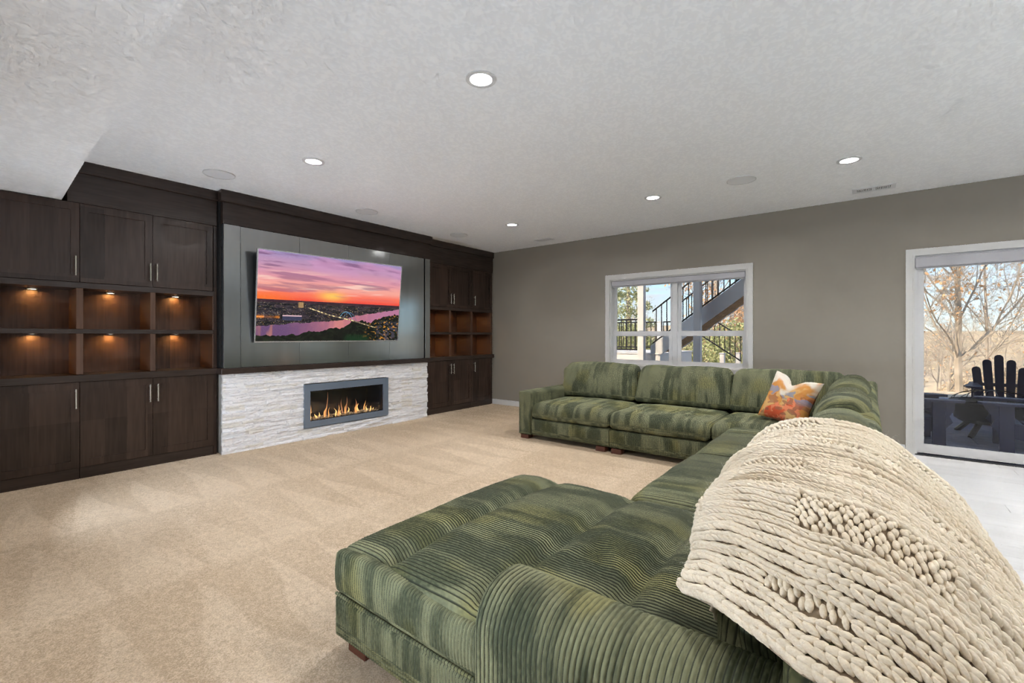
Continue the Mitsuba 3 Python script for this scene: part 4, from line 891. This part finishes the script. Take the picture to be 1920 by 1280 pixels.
# trees ------------------------------------------------------------------
textured('bark', lambda p, n, uv: mix((.30, .26, .21), (.58, .52, .45), fbm(p.x * 9 + p.y * 9, p.z * 5, 0, 2)), .9, .1)
textured('bark_far', lambda p, n, uv: mix((.36, .32, .27), (.58, .53, .47), fbm(p.x * 3 + p.y * 3, p.z * 3, 0, 2)), .9, .1)
def leaf_mat(key, a, b):
    scene[key] = {'type': 'twosided', 'b': {'type': 'principled', 'base_color': proc(lambda p, n, uv: mix(a, b, noise(p.x * 7, p.y * 7, p.z * 7))), 'roughness': .7, 'specular': .2}}
leaf_mat('leaf_orange', (.58, .32, .15), (.80, .56, .34)); leaf_mat('leaf_green', (.22, .27, .11), (.54, .56, .32)); leaf_mat('leaf_pale', (.30, .34, .16), (.62, .62, .40)); leaf_mat('leaf_dark', (.05, .10, .04), (.20, .28, .12)); leaf_mat('leaf_tan', (.58, .46, .32), (.80, .68, .50))
def grow(base, h, r0, g, depth=4, nb=5, spread=.75, lean=(0, 0)):
    tubes, tips = [], []
    def br_(p, d, ln, r, lev):
        k_ = 6; pts = [p]; dd = d.copy()
        for _ in range(k_):
            dd = dd + g.normal(0, .10 if lev else .04, 3) + np.array([0, 0, .03]); dd /= np.linalg.norm(dd); pts.append(pts[-1] + dd * ln / k_)
        pts = np.array(pts); rad = np.maximum(r * np.linspace(1, .45 if lev < depth else .25, k_ + 1), .0058); tubes.append(tube(pts, rad, 6 if lev == 0 else 4 if lev < 3 else 3))
        if lev >= depth - 1: tips.extend(pts[2:])
        if lev < depth:
            for i_ in range(nb if lev else nb + 5):
                t = g.uniform(.17 if lev == 0 else .25, 1.0); q_ = pts[int(t * k_)]
                ax = g.normal(0, 1, 3); ax -= ax @ dd * dd; ax /= np.linalg.norm(ax)
                nd = dd * g.uniform(.45, .8) + ax * spread + np.array([0, 0, .15]); nd /= np.linalg.norm(nd)
                br_(q_, nd, ln * g.uniform(.42, .62) * (1.15 - .4 * t), rad[int(t * k_)] * (.36 if lev == 0 else .52), lev + 1)
    d0 = np.array([lean[0], lean[1], 1.0]); br_(np.array(base, float), d0 / np.linalg.norm(d0), h, r0, 0)
    return join(tubes), np.array(tips)
def leaves(pts, size, g):
    n_ = len(pts); a = g.normal(0, 1, (n_, 3)); a /= np.linalg.norm(a, axis=1, keepdims=True); b = np.cross(a, g.normal(0, 1, (n_, 3))); b /= np.linalg.norm(b, axis=1, keepdims=True)
    s = size * g.uniform(.6, 1.3, (n_, 1))
    V = np.stack([pts - a * s, pts + b * s * .55, pts + a * s, pts - b * s * .55], 1).reshape(-1, 3); o = (np.arange(n_) * 4)[:, None]
    return V, np.vstack([o + [0, 1, 2], o + [0, 2, 3]])
SPR = {'maple_tree': .60}
def tree(kind, lab, x, y, h, r, seed, nleaf, lsize, lmat, depth=4, nb=5, group=None, bark='bark', jit=.12, cat='tree'):
    g = np.random.default_rng(seed); z = float(ground_z(np.array(x), np.array(y))) - .1
    tm, tips = grow((x, y, z), h, r, g, depth, nb, SPR.get(kind, .75))
    k = num(kind); L(k, lab, cat, group); scene[k + '__trunk'] = mikit.ply(tm, bark)
    if nleaf:
        lo_ = tips[g.integers(0, len(tips), nleaf)] + g.normal(0, jit, (nleaf, 3)); scene[k + '__foliage'] = mikit.ply(leaves(lo_, lsize, g), lmat); labels[k + '__foliage'] = {'label': 'scattered leaves', 'kind': 'stuff'}
    return k
tree('maple_tree', 'tall nearly bare maple with a few orange leaves behind the fire pit', 2.55, 22.0, 8.2, .115, 4, 2000, .062, 'leaf_orange', 4, 6)
tree('bare_tree', 'bare pale trunk close behind the orange-leafed maple', 4.6, 31.0, 7.5, .09, 9, 200, .06, 'leaf_orange', 4, 5)
tree('bare_tree', 'bare tree with ochre leaves at the right edge of the door glass', 8.3, 34.0, 6.6, .09, 12, 800, .07, 'leaf_orange', 4, 5)
g_ = np.random.default_rng(77)
taken = [(2.55, 22.0, 2.6), (4.6, 31.0, 2.2), (8.3, 34.0, 2.0), (-5.6, 24.0, 2.4), (-3.5, 31.0, 2.4)]
def spot(xa, xb, ya, yb, r):
    # a free place on the slope, r metres clear of the trees already there
    for _ in range(400):
        y = g_.uniform(ya, yb); x = g_.uniform(xa, xb) * y
        if all(math.hypot(x - a, y - b) > r + c for a, b, c in taken): taken.append((x, y, r)); return x, y
    return None
for i in range(46):
    at_ = spot(*((.02, .36) if i < 34 else (-.52, -.20)), 26, 56, 1.0)
    if at_ is None: continue
    x, y = at_
    tree('sapling', 'thin leafless sapling in the woods behind the glass door' if x > 0 else 'thin leafless sapling in the woods seen through the window behind the stairs', x, y, g_.uniform(2.6, 5.2), g_.uniform(.03, .07), 200 + i, int(g_.integers(10, 150)), .055, ('leaf_tan', 'leaf_tan', 'leaf_orange')[i % 3], 3, 4, 'thin saplings behind the door' if x > 0 else 'thin saplings behind the stairs', 'bark_far')
def evergreen(lab, x, y, h, w, seed, lmat='leaf_green', n_=5200, size=.09, kind='evergreen_tree', z=None):
    g = np.random.default_rng(seed); z = float(ground_z(np.array(x), np.array(y))) - .1 if z is None else z
    k = num(kind); L(k, lab, 'tree' if kind == 'evergreen_tree' else 'shrub'); scene[k + '__trunk'] = mikit.ply(tube(np.array([[x, y, z], [x, y, z + h * .5], [x, y, z + h * .97]]), np.array([.12, .07, .01]) * h / 5, 6), 'bark')
    t = g.uniform(0, 1, n_) ** 1.25; a = g.uniform(0, 2 * np.pi, n_); tier = .75 + .25 * np.sin(t * 48)
    rr = w * (1 - t) ** .9 * tier * g.uniform(.45, 1, n_) ** .6
    pts = np.stack([x + rr * np.cos(a), y + rr * np.sin(a), z + .12 * h + t * h * .88 - rr * .18], 1)
    scene[k + '__foliage'] = mikit.ply(leaves(pts, size, g), lmat); labels[k + '__foliage'] = {'label': 'needles and small leaves', 'kind': 'stuff'}
def bush(lab, x, y, h, w, seed, lmat, n_=3600, size=.052, group=None):
    g = np.random.default_rng(seed); z = float(ground_z(np.array(x), np.array(y))) - .05
    k = num('shrub'); L(k, lab, 'shrub', group)
    st = [tube(np.array([[x, y, z], [x + g.normal(0, w * .3), y + g.normal(0, w * .3), z + h * .5], [x + g.normal(0, w * .7), y + g.normal(0, w * .7), z + h * .95]]), np.array([.03, .018, .006]), 4) for _ in range(9)]
    scene[k + '__stems'] = mikit.ply(join(st), 'bark')
    d = g.normal(0, 1, (n_, 3)); d /= np.linalg.norm(d, axis=1, keepdims=True); d *= g.uniform(.3, 1, (n_, 1)) ** .5 * (.75 + .5 * meshkit.noise(d * 3, seed))[:, None]
    pts = np.array([x, y, z + h * .55]) + d * np.array([w, w, h * .5]); scene[k + '__foliage'] = mikit.ply(leaves(pts, size, g), lmat); labels[k + '__foliage'] = {'label': 'small leaves', 'kind': 'stuff'}
evergreen('light green conifer at the left in the window view', -8.3, 19.0, 6.2, 1.9, 31, 'leaf_pale', 6500, .065)
bush('green bush behind the landing railing', -7.4, 17.0, 1.9, 1.1, 41, 'leaf_green')
bush('rust-leafed bush seen under the staircase', -4.9, 21.5, 3.6, 1.5, 42, 'leaf_orange', 4200)
bush('tan-leafed bush right of the rust-leafed one', -4.3, 25.5, 4.0, 1.5, 43, 'leaf_tan', 4200)
g_ = np.random.default_rng(78)
for i in range(14):
    at_ = spot(*((.03, .34) if i < 10 else (-.45, -.2)), 24, 46, .75)
    if at_ is None: continue
    x, y = at_
    bush('low brown thicket on the slope behind the glass door' if x > 0 else 'low brown thicket on the slope seen through the window', x, y, g_.uniform(1.2, 2.2), g_.uniform(.8, 1.1), 400 + i, 'leaf_tan', 1500, .06, 'brown thickets behind the door' if x > 0 else 'brown thickets seen through the window')
bush('green bush low at the right edge of the window view', -3.25, 16.0, 1.9, 1.0, 44, 'leaf_green', 3400)
bush('green bush between the stair railings low in the window view', -4.6, 17.5, 1.6, 1.0, 45, 'leaf_green', 2600)
tree('maple_tree', 'bare tree with rust leaves behind the staircase', -5.6, 24.0, 6.0, .13, 14, 2400, .08, 'leaf_orange', 4, 5)
tree('maple_tree', 'bare tree with tan leaves at the right of the window view', -3.5, 31.0, 6.5, .13, 15, 2400, .08, 'leaf_tan', 4, 5)
